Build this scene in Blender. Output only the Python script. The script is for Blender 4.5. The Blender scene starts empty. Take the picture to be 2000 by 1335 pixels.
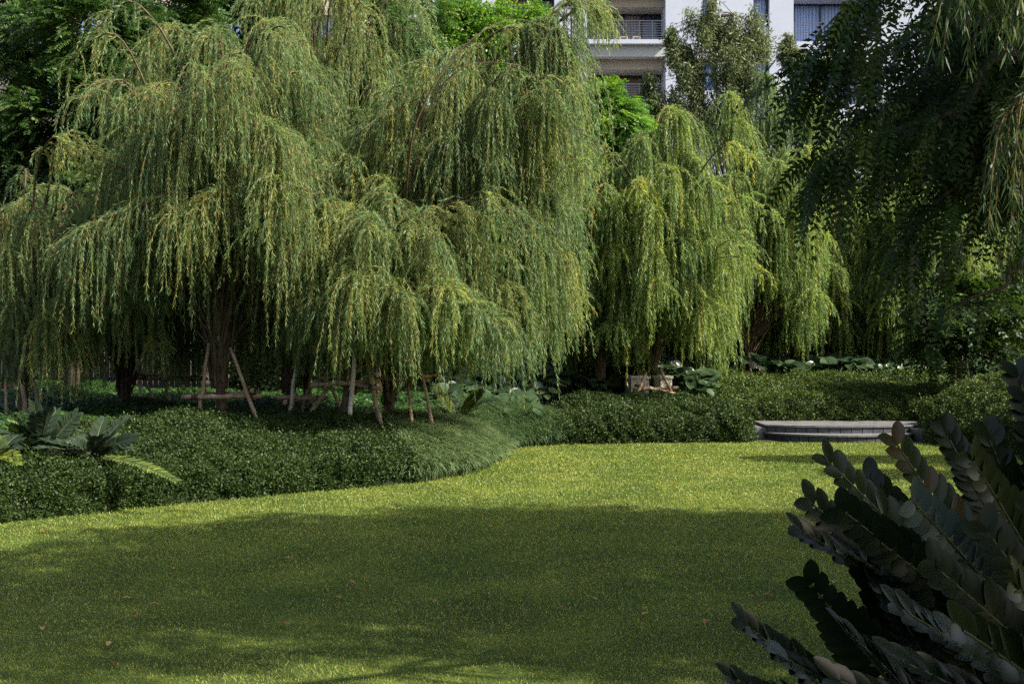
import bpy, math
import numpy as np
from mathutils import Vector

# ------------------------------------------------------------------ camera, sky, sun, exposure
SC = bpy.context.scene
F = 2400.0      # focal length in pixels of the 2000 px wide photograph
EYE = 1.7
cam_d = bpy.data.cameras.new('camera'); cam = bpy.data.objects.new('camera', cam_d)
SC.collection.objects.link(cam); SC.camera = cam
cam.location = (0, 0, EYE); cam.rotation_euler = (math.radians(90), 0, 0)
cam_d.sensor_width = 36; cam_d.lens = 36 * F / 2000; cam_d.clip_end = 500; cam_d.clip_start = 0.1

SUN_EL, SUN_AZ = math.radians(43), math.radians(-18)     # azimuth measured from +X towards +Y
w = bpy.data.worlds.new('World'); SC.world = w; w.use_nodes = True
nt = w.node_tree; bg = nt.nodes['Background']; sky = nt.nodes.new('ShaderNodeTexSky')
sky.sky_type = 'NISHITA'; sky.sun_disc = False; sky.dust_density = 4; sky.ozone_density = .4; sky.sun_elevation = SUN_EL
sky.sun_rotation = math.radians(90) - SUN_AZ
nt.links.new(sky.outputs[0], bg.inputs[0]); bg.inputs[1].default_value = 0.102
sd = bpy.data.lights.new('sun', 'SUN'); sd.energy = 4.9; sd.angle = math.radians(0.5); sd.color = (1, .93, .80)
sun = bpy.data.objects.new('sun', sd); SC.collection.objects.link(sun)
sv = Vector((math.cos(SUN_EL)*math.cos(SUN_AZ), math.cos(SUN_EL)*math.sin(SUN_AZ), math.sin(SUN_EL)))
sun.rotation_euler = sv.to_track_quat('Z', 'Y').to_euler(); sun.location = (20, 0, 20)
SC.view_settings.view_transform = 'Standard'; SC.view_settings.look = 'None'
SC.view_settings.exposure = 1.12; SC.view_settings.gamma = 1
SC.render.engine = 'CYCLES'
cy = SC.cycles
cy.max_bounces = 5; cy.diffuse_bounces = 3; cy.glossy_bounces = 2; cy.transmission_bounces = 3
cy.use_denoising = False; SC.render.filter_size = 1.3; cy.use_adaptive_sampling = False
cy.caustics_reflective = False; cy.caustics_refractive = False

R = np.random.default_rng(7)
A = np.array

# ------------------------------------------------------------------ placing helpers
def P(px, py, d):
    """photo position and distance -> world point"""
    return A([(px-1000)/F*d, d, EYE-(py-667.5)/F*d])
def G(px, py):
    d = EYE*F/(py-667.5)
    return ((px-1000)/F*d, d)
def unit(v):
    return v/np.maximum(np.linalg.norm(v, axis=-1, keepdims=True), 1e-9)
def rdir(n, r=None):
    return unit((r or R).normal(size=(n, 3)))

# ------------------------------------------------------------------ materials
def mat(name):
    m = bpy.data.materials.new(name); m.use_nodes = True
    return m, m.node_tree, m.node_tree.nodes['Principled BSDF']
def leaf_mat(name, cols, trans=0.35, rough=0.42, spec=0.5, patch=0.0, patch_scale=1.0, tboost=1.5):
    """cols: list of (pos, rgb) read with the per-leaf 'tone'"""
    m, t, b = mat(name)
    N, L = t.nodes, t.links
    at = N.new('ShaderNodeAttribute'); at.attribute_name = 'tone'
    fac = at.outputs['Fac']
    if patch:
        g = N.new('ShaderNodeNewGeometry'); nz = N.new('ShaderNodeTexNoise')
        nz.inputs['Scale'].default_value = patch_scale; nz.inputs['Detail'].default_value = 5
        L.new(g.outputs['Position'], nz.inputs['Vector'])
        a = N.new('ShaderNodeMath'); a.operation = 'SUBTRACT'; a.inputs[1].default_value = 0.5
        L.new(nz.outputs['Fac'], a.inputs[0])
        b2 = N.new('ShaderNodeMath'); b2.operation = 'MULTIPLY_ADD'; b2.inputs[1].default_value = patch
        L.new(a.outputs[0], b2.inputs[0]); L.new(fac, b2.inputs[2]); fac = b2.outputs[0]
    cr = N.new('ShaderNodeValToRGB'); el = cr.color_ramp.elements
    while len(el) < len(cols): el.new(0.5)
    for e, (p, c) in zip(el, cols): e.position = p; e.color = (*c, 1)
    L.new(fac, cr.inputs[0]); L.new(cr.outputs[0], b.inputs['Base Color'])
    b.inputs['Roughness'].default_value = rough
    b.inputs['Specular IOR Level'].default_value = spec
    if trans:
        tr = N.new('ShaderNodeBsdfTranslucent'); mx = N.new('ShaderNodeMixShader')
        hs = N.new('ShaderNodeHueSaturation'); hs.inputs['Hue'].default_value = 0.485
        hs.inputs['Saturation'].default_value = 1.1; hs.inputs['Value'].default_value = tboost
        L.new(cr.outputs[0], hs.inputs['Color']); L.new(hs.outputs[0], tr.inputs[0])
        mx.inputs[0].default_value = trans
        L.new(b.outputs[0], mx.inputs[1]); L.new(tr.outputs[0], mx.inputs[2])
        L.new(mx.outputs[0], N['Material Output'].inputs[0])
    return m
def rough_mat(name, c1, c2, scale=8, rough=0.85, bump=0.4, stretch=(1, 1, 1), spec=0.3, c3=None):
    m, t, b = mat(name); N, L = t.nodes, t.links
    tc = N.new('ShaderNodeTexCoord'); mp = N.new('ShaderNodeMapping'); mp.inputs['Scale'].default_value = stretch
    nz = N.new('ShaderNodeTexNoise'); nz.inputs['Scale'].default_value = scale; nz.inputs['Detail'].default_value = 8
    nz.inputs['Roughness'].default_value = .65
    L.new(tc.outputs['Object'], mp.inputs[0]); L.new(mp.outputs[0], nz.inputs['Vector'])
    cr = N.new('ShaderNodeValToRGB'); cr.color_ramp.elements[0].position = .35; cr.color_ramp.elements[1].position = .66
    cr.color_ramp.elements[0].color = (*c1, 1); cr.color_ramp.elements[1].color = (*c2, 1)
    if c3:
        e = cr.color_ramp.elements.new(.8); e.color = (*c3, 1)
    L.new(nz.outputs['Fac'], cr.inputs[0]); L.new(cr.outputs[0], b.inputs['Base Color'])
    bp = N.new('ShaderNodeBump'); bp.inputs['Strength'].default_value = bump; bp.inputs['Distance'].default_value = .02
    L.new(nz.outputs['Fac'], bp.inputs['Height']); L.new(bp.outputs[0], b.inputs['Normal'])
    b.inputs['Roughness'].default_value = rough; b.inputs['Specular IOR Level'].default_value = spec
    return m
def flat_mat(name, c, rough=.6, spec=.4, metal=0):
    m, t, b = mat(name); b.inputs['Base Color'].default_value = (*c, 1)
    b.inputs['Roughness'].default_value = rough; b.inputs['Specular IOR Level'].default_value = spec
    b.inputs['Metallic'].default_value = metal
    return m

M = {}
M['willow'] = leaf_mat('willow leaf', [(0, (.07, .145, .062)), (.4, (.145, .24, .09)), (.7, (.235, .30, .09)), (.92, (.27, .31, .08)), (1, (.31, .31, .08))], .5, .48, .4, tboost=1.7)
M['willow_far'] = leaf_mat('willow leaf in far sun', [(0, (.075, .145, .055)), (.35, (.145, .24, .07)), (.7, (.225, .30, .075)), (.92, (.30, .34, .07)), (1, (.35, .33, .07))], .52, .48, .4, tboost=1.7)  # willow leaf copy with the sun's yellow put into its upper tones
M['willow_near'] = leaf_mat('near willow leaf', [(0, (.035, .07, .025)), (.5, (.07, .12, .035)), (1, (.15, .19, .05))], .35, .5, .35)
M['twig'] = rough_mat('willow twig', (.13, .095, .03), (.26, .17, .05), 20)
M['dark_leaf'] = leaf_mat('dark pinnate leaf', [(0, (.02, .045, .016)), (.6, (.045, .095, .025)), (1, (.10, .15, .03))], .25, .45, .4)
M['mid_leaf'] = leaf_mat('mid green leaf', [(0, (.03, .075, .018)), (.6, (.065, .15, .028)), (1, (.16, .21, .04))], .35, .45, .4)
M['upper_leaf'] = leaf_mat('deep green leaf', [(0, (.022, .055, .014)), (.6, (.05, .11, .022)), (1, (.13, .18, .03))], .3, .5, .35)
M['lime_leaf'] = leaf_mat('bright green leaf', [(0, (.06, .15, .025)), (.6, (.12, .26, .035)), (1, (.24, .30, .05))], .40, .45, .4)
M['pod_leaf'] = leaf_mat('olive needle leaf', [(0, (.05, .075, .035)), (.6, (.12, .16, .065)), (1, (.22, .24, .09))], .35, .45, .4)
M['blue_leaf'] = leaf_mat('blue grey needle', [(0, (.04, .07, .05)), (1, (.08, .12, .09))], .2, .5, .3)
M['shade_leaf'] = leaf_mat('glossy compound leaf', [(0, (.014, .032, .007)), (.6, (.034, .072, .012)), (1, (.11, .15, .02))], .33, .5, .25)
M['zamia'] = leaf_mat('cardboard palm leaf', [(0, (.050, .072, .066)), (.22, (.008, .016, .008)), (.4, (.005, .013, .004)), (.8, (.018, .030, .005)), (1, (.075, .045, .014))], .16, .33, .36)  # lowest tone paints a silvery sky sheen into the leaf colour
M['zamia_bed'] = leaf_mat('cardboard palm leaf in bed', [(0, (.024, .042, .026)), (.6, (.042, .066, .034)), (.9, (.10, .14, .024)), (1, (.20, .24, .035))], .22, .5, .25)  # top tones paint sunlit yellow green onto single fronds
M['hedge'] = leaf_mat('small hedge leaf', [(0, (.013, .030, .007)), (.6, (.034, .064, .011)), (1, (.10, .14, .03))], .22, .55, .28, .5, 1.6)  # colour darkened to stand in for shade on the hedge fronts
M['hedge_sunlit'] = leaf_mat('small hedge leaf sunlit', [(0, (.024, .046, .009)), (.6, (.06, .10, .017)), (1, (.17, .22, .04))], .26, .55, .28, .5, 1.6)  # lighter copy of the hedge leaf, sunlight put into the colour
M['cover'] = leaf_mat('broad ground cover leaf', [(0, (.014, .038, .010)), (.6, (.034, .085, .018)), (1, (.09, .18, .035))], .25, .35, .55)
M['lotus'] = leaf_mat('round waxy leaf', [(0, (.022, .048, .022)), (.75, (.052, .09, .036)), (.95, (.20, .24, .07)), (1, (.40, .22, .06))], .2, .33, .55)
M['tuft'] = leaf_mat('long grassy blade', [(0, (.03, .07, .024)), (.6, (.09, .15, .055)), (1, (.26, .32, .15))], .3, .4, .5)
M['grass'] = leaf_mat('lawn grass blade', [(0, (.036, .080, .019)), (.35, (.106, .178, .031)), (.7, (.235, .315, .05)), (1, (.46, .42, .13))], .35, .45, .3, .85, .9, 1.3)
M['bark'] = rough_mat('grey brown bark', (.07, .05, .035), (.20, .15, .10), 14, stretch=(1, 1, .25))
M['bark_dark'] = rough_mat('dark bark', (.03, .022, .016), (.09, .065, .045), 14, stretch=(1, 1, .25))
M['stem'] = rough_mat('willow stem bark', (.05, .037, .022), (.15, .105, .065), 16, stretch=(1, 1, .3))
M['pole'] = rough_mat('eucalyptus pole', (.22, .145, .09), (.46, .34, .23), 9, stretch=(1, 1, .3), bump=.3)
M['pole_pale'] = rough_mat('pale peeled pole', (.42, .36, .28), (.68, .62, .52), 7, stretch=(1, 1, .3), bump=.2)
M['rope'] = rough_mat('brown lashing', (.06, .035, .02), (.14, .085, .05), 60, bump=.8)
M['soil'] = rough_mat('dark soil', (.02, .014, .008), (.05, .035, .02), 6, .95)
M['core'] = rough_mat('shrub interior shade', (.006, .012, .004), (.02, .03, .008), 8, .95)  # near-black shell, painted as the shade between hedge leaves
M['stone'] = rough_mat('dark slate paving', (.10, .10, .105), (.18, .18, .185), 5, .5, .2, spec=.5)  # treads lightened in colour to read as a sunlit lip
M['stone_shaded'] = rough_mat('slate riser', (.035, .04, .05), (.085, .09, .10), 6, .6, .25)  # riser darkened in colour, shade of the step fronts painted in
M['concrete'] = rough_mat('weathered pale concrete', (.40, .36, .29), (.62, .58, .50), 5, .85, .2)
M['slat'] = flat_mat('black slat', (.012, .012, .013), .6)
M['wall'] = rough_mat('white render', (.46, .51, .62), (.52, .57, .68), .6, .8, .02)
M['beam'] = rough_mat('pale grey green render', (.42, .46, .46), (.48, .51, .51), .6, .8, .02)
M['soffit'] = flat_mat('beige soffit', (.42, .38, .30), .8)
M['beige'] = rough_mat('beige render', (.50, .44, .36), (.60, .54, .45), .5, .85, .02)
M['frame'] = flat_mat('dark aluminium', (.018, .018, .022), .4, .5)
M['rail'] = flat_mat('grey steel rail', (.10, .11, .14), .4, .5, .3)
def curtain_mat(name, a, b_):
    m, t, b = mat(name); N, L = t.nodes, t.links
    tc = N.new('ShaderNodeTexCoord'); wv = N.new('ShaderNodeTexWave'); wv.inputs['Scale'].default_value = 1.9
    wv.inputs['Distortion'].default_value = 5; wv.inputs['Detail'].default_value = 3
    mp = N.new('ShaderNodeMapping'); mp.inputs['Scale'].default_value = (1, 0, .05)
    L.new(tc.outputs['Object'], mp.inputs[0]); L.new(mp.outputs[0], wv.inputs['Vector'])
    cr = N.new('ShaderNodeValToRGB'); cr.color_ramp.elements[0].color = (*a, 1); cr.color_ramp.elements[1].color = (*b_, 1)
    L.new(wv.outputs['Fac'], cr.inputs[0]); L.new(cr.outputs[0], b.inputs['Base Color'])
    b.inputs['Roughness'].default_value = .25; b.inputs['Specular IOR Level'].default_value = .6
    return m
M['curtain'] = curtain_mat('taupe curtain behind glass', (.10, .085, .09), (.33, .28, .27))
M['curtain_blue'] = curtain_mat('pale blue curtain behind glass', (.12, .19, .40), (.34, .46, .78))
M['curtain_brown'] = curtain_mat('brown curtain behind glass', (.03, .018, .012), (.13, .07, .04))
M['glass'] = flat_mat('dark blue window glass', (.035, .05, .10), .08, .9)

def lawn_material():
    m, t, b = mat('lawn turf'); N, L = t.nodes, t.links
    g = N.new('ShaderNodeNewGeometry')
    n1 = N.new('ShaderNodeTexNoise'); n1.inputs['Scale'].default_value = 1.1; n1.inputs['Detail'].default_value = 6
    n2 = N.new('ShaderNodeTexNoise'); n2.inputs['Scale'].default_value = 70; n2.inputs['Detail'].default_value = 4
    L.new(g.outputs['Position'], n1.inputs['Vector']); L.new(g.outputs['Position'], n2.inputs['Vector'])
    mx = N.new('ShaderNodeMath'); mx.operation = 'MULTIPLY_ADD'; mx.inputs[1].default_value = .6
    L.new(n2.outputs['Fac'], mx.inputs[0])
    m2 = N.new('ShaderNodeMath'); m2.operation = 'MULTIPLY'; m2.inputs[1].default_value = .45
    L.new(n1.outputs['Fac'], m2.inputs[0]); L.new(m2.outputs[0], mx.inputs[2])
    cr = N.new('ShaderNodeValToRGB'); e = cr.color_ramp.elements
    e[0].position = .33; e[0].color = (.02, .022, .006, 1); e[1].position = .72; e[1].color = (.19, .22, .035, 1)
    k = e.new(.52); k.color = (.055, .08, .016, 1)
    L.new(mx.outputs[0], cr.inputs[0]); L.new(cr.outputs[0], b.inputs['Base Color'])
    bp = N.new('ShaderNodeBump'); bp.inputs['Strength'].default_value = .8; bp.inputs['Distance'].default_value = .02
    L.new(n2.outputs['Fac'], bp.inputs['Height']); L.new(bp.outputs[0], b.inputs['Normal'])
    b.inputs['Roughness'].default_value = .9; b.inputs['Specular IOR Level'].default_value = .15
    return m
M['lawn'] = lawn_material()

# ------------------------------------------------------------------ mesh collecting
class MB:
    def __init__(s): s.v = []; s.q = []; s.n = 0; s.tone = []; s.mi = []; s.smooth = []
    def add(s, V, Q, tone=0.5, mi=0, smooth=False):
        V = np.asarray(V, float).reshape(-1, 3); Q = np.asarray(Q, int).reshape(-1, 4)
        s.v.append(V); s.q.append(Q+s.n); s.n += len(V)
        s.tone.append(np.broadcast_to(np.asarray(tone, float), (len(Q),)).copy())
        s.mi.append(np.full(len(Q), mi)); s.smooth.append(np.full(len(Q), smooth))
    def build(s, name, mats, parent=None, origin=None):
        V = np.concatenate(s.v); Q = np.concatenate(s.q)
        if origin is not None: V = V-np.asarray(origin)
        me = bpy.data.meshes.new(name)
        me.vertices.add(len(V)); me.vertices.foreach_set('co', V.astype(np.float32).ravel())
        me.loops.add(len(Q)*4); me.loops.foreach_set('vertex_index', Q.astype(np.int32).ravel())
        me.polygons.add(len(Q)); me.polygons.foreach_set('loop_start', np.arange(0, len(Q)*4, 4, dtype=np.int32))
        me.polygons.foreach_set('material_index', np.concatenate(s.mi).astype(np.int32))
        me.polygons.foreach_set('use_smooth', np.concatenate(s.smooth))
        for m in (mats if isinstance(mats, (list, tuple)) else [mats]): me.materials.append(m)
        at = me.attributes.new('tone', 'FLOAT', 'FACE'); at.data.foreach_set('value', np.concatenate(s.tone).astype(np.float32))
        me.update(calc_edges=True)
        o = bpy.data.objects.new(name, me); SC.collection.objects.link(o)
        if parent is not None: o.parent = parent
        elif origin is not None: o.location = origin
        return o
    def box(s, x0, x1, y0, y1, z0, z1, mi=0):
        V = [(x, y, z) for z in (z0, z1) for y in (y0, y1) for x in (x0, x1)]
        s.add(V, [(0, 2, 3, 1), (4, 5, 7, 6), (0, 1, 5, 4), (2, 6, 7, 3), (0, 4, 6, 2), (1, 3, 7, 5)], mi=mi)

def tag(o, label=None, cat=None, group=None, kind=None):
    if label: o['label'] = label
    if cat: o['category'] = cat
    if group: o['group'] = group
    if kind: o['kind'] = kind
    return o
def thing(name, loc, label, cat, group=None):
    o = bpy.data.objects.new(name, None); SC.collection.objects.link(o); o.location = loc
    o.empty_display_size = .2
    return tag(o, label, cat, group)

def leaves(mb, Pt, D, L, Wd, tone, r=None, N=None, mi=0):
    """one pointed leaf (a rhombus) per row"""
    r = r or R; n = len(Pt)
    if N is None: N = rdir(n, r)
    S = unit(np.cross(D, N)); L = np.broadcast_to(L, (n,))[:, None]; Wd = np.broadcast_to(Wd, (n,))[:, None]
    V = np.stack([Pt, Pt+D*L*.42+S*Wd*.5, Pt+D*L, Pt+D*L*.42-S*Wd*.5], 1)
    mb.add(V, np.arange(n*4).reshape(n, 4), tone, mi)
PROF = (A([0, .12, .34, .62, .82, .93, 1]), A([.14, .55, .94, 1, .74, .42, .04]))
def blades(mb, Pt, D, N, L, Wd, tone, prof=PROF, fold=.15, curl=.0, mi=0):
    """shaped leaflet with a folded midrib: rows along the length, 3 points across"""
    n = len(Pt); ts, ws = prof; k = len(ts)
    S = unit(np.cross(D, N)); Nn = unit(np.cross(S, D))
    L = np.broadcast_to(L, (n,))[:, None, None, None]; Wd = np.broadcast_to(Wd, (n,))[:, None, None, None]
    t = ts[None, :, None, None]; wp = ws[None, :, None, None]; c = A([-1, 0, 1.])[None, None, :, None]
    curl = np.broadcast_to(curl, (n,))[:, None, None, None]
    V = Pt[:, None, None]+D[:, None, None]*L*t+S[:, None, None]*Wd*.5*wp*c+Nn[:, None, None]*(Wd*fold*wp*abs(c)-L*curl*t*t)
    V = V.reshape(-1, 3)
    q = [(i*3+j, i*3+j+1, (i+1)*3+j+1, (i+1)*3+j) for i in range(k-1) for j in range(2)]
    Q = (np.arange(n)[:, None, None]*(3*k)+A(q)[None]).reshape(-1, 4)
    mb.add(V, Q, np.repeat(np.broadcast_to(tone, (n,)), len(q)), mi, True)
def tubes(mb, Pts, Rad, sides=5, tone=.5, mi=0):
    """Pts (S,K,3), Rad (S,K)"""
    Pts = np.asarray(Pts, float); S_, K, _ = Pts.shape
    T = unit(np.gradient(Pts, axis=1)); ref = np.where(abs(T[..., 2:3]) > .9, A([1., 0, 0]), A([0, 0, 1.]))
    ref = np.where((abs(T[:, :, 2:3]) > .9).any(axis=1, keepdims=True), A([.9, .43, .05]), ref)
    U = unit(np.cross(T, ref)); Vv = np.cross(T, U)
    a = np.arange(sides)/sides*2*np.pi
    ring = U[:, :, None]*np.cos(a)[:, None]+Vv[:, :, None]*np.sin(a)[:, None]
    V = (Pts[:, :, None]+ring*np.asarray(Rad)[:, :, None, None]).reshape(-1, 3)
    i, j = np.meshgrid(np.arange(K-1), np.arange(sides), indexing='ij'); j2 = (j+1) % sides
    q = np.stack([i*sides+j, i*sides+j2, (i+1)*sides+j2, (i+1)*sides+j], -1).reshape(-1, 4)
    Q = (np.arange(S_)[:, None, None]*(K*sides)+q[None]).reshape(-1, 4)
    mb.add(V, Q, tone, mi, True)
def pole(mb, a, b, r0, r1=None, sides=10, wob=.012, mi=0):
    """a round log with closed, slightly irregular ends"""
    r1 = r1 or r0; a, b = A(a, float), A(b, float); K = 9
    t = np.linspace(0, 1, K); pts = a+(b-a)*t[:, None]
    pts[1:-1] += R.normal(size=(K-2, 3))*wob*.5
    rad = (r0+(r1-r0)*t)*(1+R.normal(size=K)*.04)
    pts = np.concatenate([pts[:1], pts, pts[-1:]]); rad = np.concatenate([[.001], rad, [.001]])
    d = unit((b-a)[None])[0]; pts[0] -= d*.002; pts[-1] += d*.002
    tubes(mb, pts[None], rad[None], sides, mi=mi)
def catmull(pts, n):
    pts = np.asarray(pts, float); p = np.concatenate([[2*pts[0]-pts[1]], pts, [2*pts[-1]-pts[-2]]])
    u = np.linspace(0, len(pts)-1-1e-6, n); i = u.astype(int); f = (u-i)[:, None]
    a, b, c, d = p[i], p[i+1], p[i+2], p[i+3]
    return .5*((2*b)+(-a+c)*f+(2*a-5*b+4*c-d)*f*f+(-a+3*b-3*c+d)*f**3)

# ------------------------------------------------------------------ the lie of the land
LAWN_EDGE = [(-14, 6.5), (-8.2, 9.2)]+[G(*p) for p in ((0, 1020), (180, 1001), (330, 985), (480, 972), (620, 958), (740, 949), (830, 940), (900, 928), (950, 912), (978, 897))]+\
    [(-.12, 18.9), (.05, 19.7), G(1100, 868), G(1250, 866), G(1400, 864), G(1480, 863), (4.6, 20.75), (6.75, 20.75), (7.0, 20.4), (7.6, 18.6), (8.8, 16.5), (11, 14), (16, 11)]
LAWN_POLY = A(LAWN_EDGE+[(16, -6), (-14, -6)])
def inside(poly, X, Y):
    r = np.zeros(X.shape, bool); n = len(poly)
    for i in range(n):
        x0, y0 = poly[i]; x1, y1 = poly[(i+1) % n]
        c = ((y0 > Y) != (y1 > Y)) & (X < (x1-x0)*(Y-y0)/((y1-y0) if y1 != y0 else 1e-9)+x0)
        r ^= c
    return r
def edge_dist(poly, X, Y, closed=True):
    d = np.full(X.shape, 1e9); n = len(poly)
    for i in range(n if closed else n-1):
        a = A(poly[i]); b = A(poly[(i+1) % n]); ab = b-a; L2 = max((ab**2).sum(), 1e-9)
        t = np.clip(((X-a[0])*ab[0]+(Y-a[1])*ab[1])/L2, 0, 1)
        d = np.minimum(d, np.hypot(X-a[0]-t*ab[0], Y-a[1]-t*ab[1]))
    return d
def sstep(x): x = np.clip(x, 0, 1); return x*x*(3-2*x)
def ground_z(X, Y):
    X = np.asarray(X, float); Y = np.asarray(Y, float)
    d = edge_dist(LAWN_POLY, X, Y); ins = inside(LAWN_POLY, X, Y)
    z = .45*sstep(d/3.2)+.25*sstep((d-6)/6)
    return np.where(ins, 0, z)
def gz(x, y): return float(ground_z(A([x]), A([y]))[0])

def make_ground():
    xs = np.concatenate([np.linspace(-260, -22, 12), np.arange(-20, 24, .35), np.linspace(26, 260, 12)])
    ys = np.concatenate([np.linspace(-40, -6, 6), np.arange(-4, 42, .35), np.linspace(45, 420, 14)])
    X, Y = np.meshgrid(xs, ys, indexing='ij'); Z = ground_z(X, Y)
    Z = np.where(inside(LAWN_POLY, X, Y), -.03, Z)
    Z = np.where((Z > 0) & (edge_dist(LAWN_POLY, X, Y) < .36), -.02, Z)
    V = np.stack([X, Y, Z], -1).reshape(-1, 3); ny = len(ys)
    i, j = np.meshgrid(np.arange(len(xs)-1), np.arange(ny-1), indexing='ij')
    Q = np.stack([i*ny+j, (i+1)*ny+j, (i+1)*ny+j+1, i*ny+j+1], -1)
    mb = MB(); mb.add(V, Q, smooth=True); tag(mb.build('ground', M['soil']), kind='structure')
make_ground()
def make_lawn():
    me = bpy.data.meshes.new('lawn'); V = [(x, y, 0.0) for x, y in LAWN_POLY]
    me.from_pydata(V, [], [list(range(len(V)))[::-1]]); me.materials.append(M['lawn'])
    o = bpy.data.objects.new('lawn', me); SC.collection.objects.link(o); tag(o, kind='structure')
make_lawn()
def make_grass(n=760000):
    d = 4.6+16.6*R.random(n)**1.15
    X = (R.random(n)*2-1)*(.47*d+1.0); Y = d
    k = inside(LAWN_POLY, X, Y); X, Y = X[k], Y[k]; n = len(X)
    sc = np.clip(Y/7.5, .9, 2.4)
    th = R.random(n)*2*np.pi; lean = .25+.75*R.random(n)
    D = unit(np.stack([np.cos(th)*lean, np.sin(th)*lean, .35+.6*R.random(n)], 1))
    L = (.012+.018*R.random(n))*np.sqrt(sc); Wd = .0034*sc*(.7+.6*R.random(n))
    mb = MB(); leaves(mb, np.stack([X, Y, np.zeros(n)], 1), D, L, Wd, np.clip(R.normal(.5, .28, n), 0, 1))
    tag(mb.build('grass', M['grass']), 'short lawn grass, yellow green where the sun falls', 'grass', kind='stuff')
make_grass()

# ------------------------------------------------------------------ buildings
def X66(px, d=64.): return (px-1000)/F*d
def Z66(py, d=64.): return EYE-(py-667.5)/F*d
def apartment():
    Y = 64.; root = thing('apartment_building', (X66(1300), Y, 0), 'white apartment block with dark framed balcony windows rising behind the willows', 'building')
    o = A([X66(1300), Y, 0])
    def part(mb, name, m, parent=root, **k):
        ob = mb.build(name, m, parent, o); return ob
    FH = Z66(-42)-Z66(81)     # storey height
    sl = [Z66(81)+FH*k for k in range(-5, 3)]   # top of balcony slab at each floor
    top = sl[-1]
    wl = MB()
    def pier(a, b, y0=Y, y1=Y+3.2): wl.box(X66(a), X66(b), y0, y1, -.2, top)
    pier(780, 968); pier(1083, 1147); pier(1300, 1372); pier(1503, 1550); pier(1722, 1900); pier(2080, 2260)
    for s in sl[:-1]:
        wl.box(X66(1372), X66(1503), Y+.06, Y+3, s-.9, s+.75)        # spandrel of the middle bay
        wl.box(X66(1400), X66(1472), Y+.07, Y+3, s+.75, s+FH-.9)      # wall between its two windows
        wl.box(X66(968), X66(1083), Y+.06, Y+3, s-.8, s+.05)
        wl.box(X66(1550), X66(1722), Y+.03, Y+3, s-1.05, s)
        wl.box(X66(1900), X66(2080), Y+.03, Y+3, s-1.05, s)
    wl.box(X66(780), X66(2260), Y+3.25, Y+14, -.2, top)
    wl.box(X66(560), X66(779.8), Y+2, Y+14, -.2, top)
    part(wl, 'wall', M['wall'])
    for s in sl[:-1]:
        b = MB(); b.box(X66(1140), X66(1299.8), Y-.45, Y+2.2, s-.22, s)
        b.box(X66(1147.2), X66(1299.8), Y-.12, Y+2.2, s-.82, s-.223, mi=1)
        b.box(X66(1147.2), X66(1299.8), Y+.5, Y+2.2, s-1.35, s-.823, mi=2)
        part(b, 'balcony_slab', [M['wall'], M['beam'], M['soffit']])
    def rail(a, b, s, y):
        r = MB()
        for k in range(8): z = s+.1+k*.125; r.box(X66(a), X66(b), y, y+.03, z, z+(.022 if k < 7 else .045))
        n = max(3, round((b-a)/24))
        for k in range(n+1):
            x = X66(a)+(X66(b)-X66(a))*k/n; r.box(x-.02, x+.02, y-.012, y-.002, s, s+1.02)
        part(r, 'railing', M['rail'])
    def window(a, b, z0, z1, y, cm, nm=3, transom=None, opn=0):
        f = MB(); xa, xb = X66(a), X66(b); t = .07
        f.box(xa, xb, y-.05, y+.05, z0, z0+t); f.box(xa, xb, y-.05, y+.05, z1-t, z1)
        for k in range(nm+1):
            x = xa+(xb-xa)*k/nm; x = min(max(x, xa+t/2), xb-t/2); f.box(x-t/2, x+t/2, y-.048, y+.052, z0+t+.001, z1-t-.001)
        if transom: f.box(xa+t, xb-t, y-.044, y+.04, transom-.03, transom+.03)
        fo = part(f, 'window', M['frame'])
        c = MB(); e = xb-(xb-xa)*opn
        c.box(xa+.05, e, y+.06, y+.10, z0+.03, z1-.03); c2 = c.build('curtain', cm, fo, o)
        if opn:
            g = MB(); g.box(e+.003, xb-.05, y+.061, y+.10, z0+.03, z1-.03); g.build('pane', M['glass'], fo, o)
    for k, s in enumerate(sl[:-1]):
        low = s < Z66(81)-1
        window(1150, 1298, s+.003, s+FH-1.36, Y+2.0, M['curtain_brown'] if low else M['curtain'], 4, s+2.0, .22)
        rail(1146, 1298, s, Y-.3)
        window(970, 1082, s+.06, s+FH-.81, Y+.9, M['curtain'], 3, s+2.0, .3)
        window(1373, 1399, s+.76, s+FH-.91, Y+.4, M['curtain_blue'], 1)
        window(1473, 1502, s+.76, s+FH-.91, Y+.4, M['curtain_blue'], 1)
        window(1558, 1720, s+.003, s+FH-1.06, Y+1.1, M['curtain_blue'], 3, None, .25)
        rail(1551, 1721, s, Y+.1)
        window(1902, 2078, s+.003, s+FH-1.06, Y+1.1, M['curtain_blue'], 3, None, .25)
        rail(1901, 2079, s, Y+.1)
    s = sl[5]
    rf = MB(); rf.box(X66(560), X66(2260), Y-.3, Y+14.2, top+.002, top+.5); part(rf, 'roof', M['wall'])
    return s
BAL_Z = apartment()
def ac_units():
    for k, (px, lab) in enumerate(((1219, 'left white air conditioner unit on the upper balcony of the white block'), (1244, 'right white air conditioner unit on the upper balcony of the white block'))):
        x = X66(px); y = 64.3; z = Z66(81)
        t = thing('air_conditioner', (x, y, z), lab, 'air conditioner', 'air conditioner units on the balcony')
        b = MB(); b.box(-.2, .2, -.15, .15, .03, .30); b.box(-.18, -.14, -.13, .13, 0, .03); b.box(.14, .18, -.13, .13, 0, .03)
        b.build('casing', M['concrete'], t)
        g = MB()
        for q in range(5): g.box(-.12, .12, -.165, -.152, .07+q*.04, .085+q*.04)
        g.build('grille', M['rail'], t)
ac_units()
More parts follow.
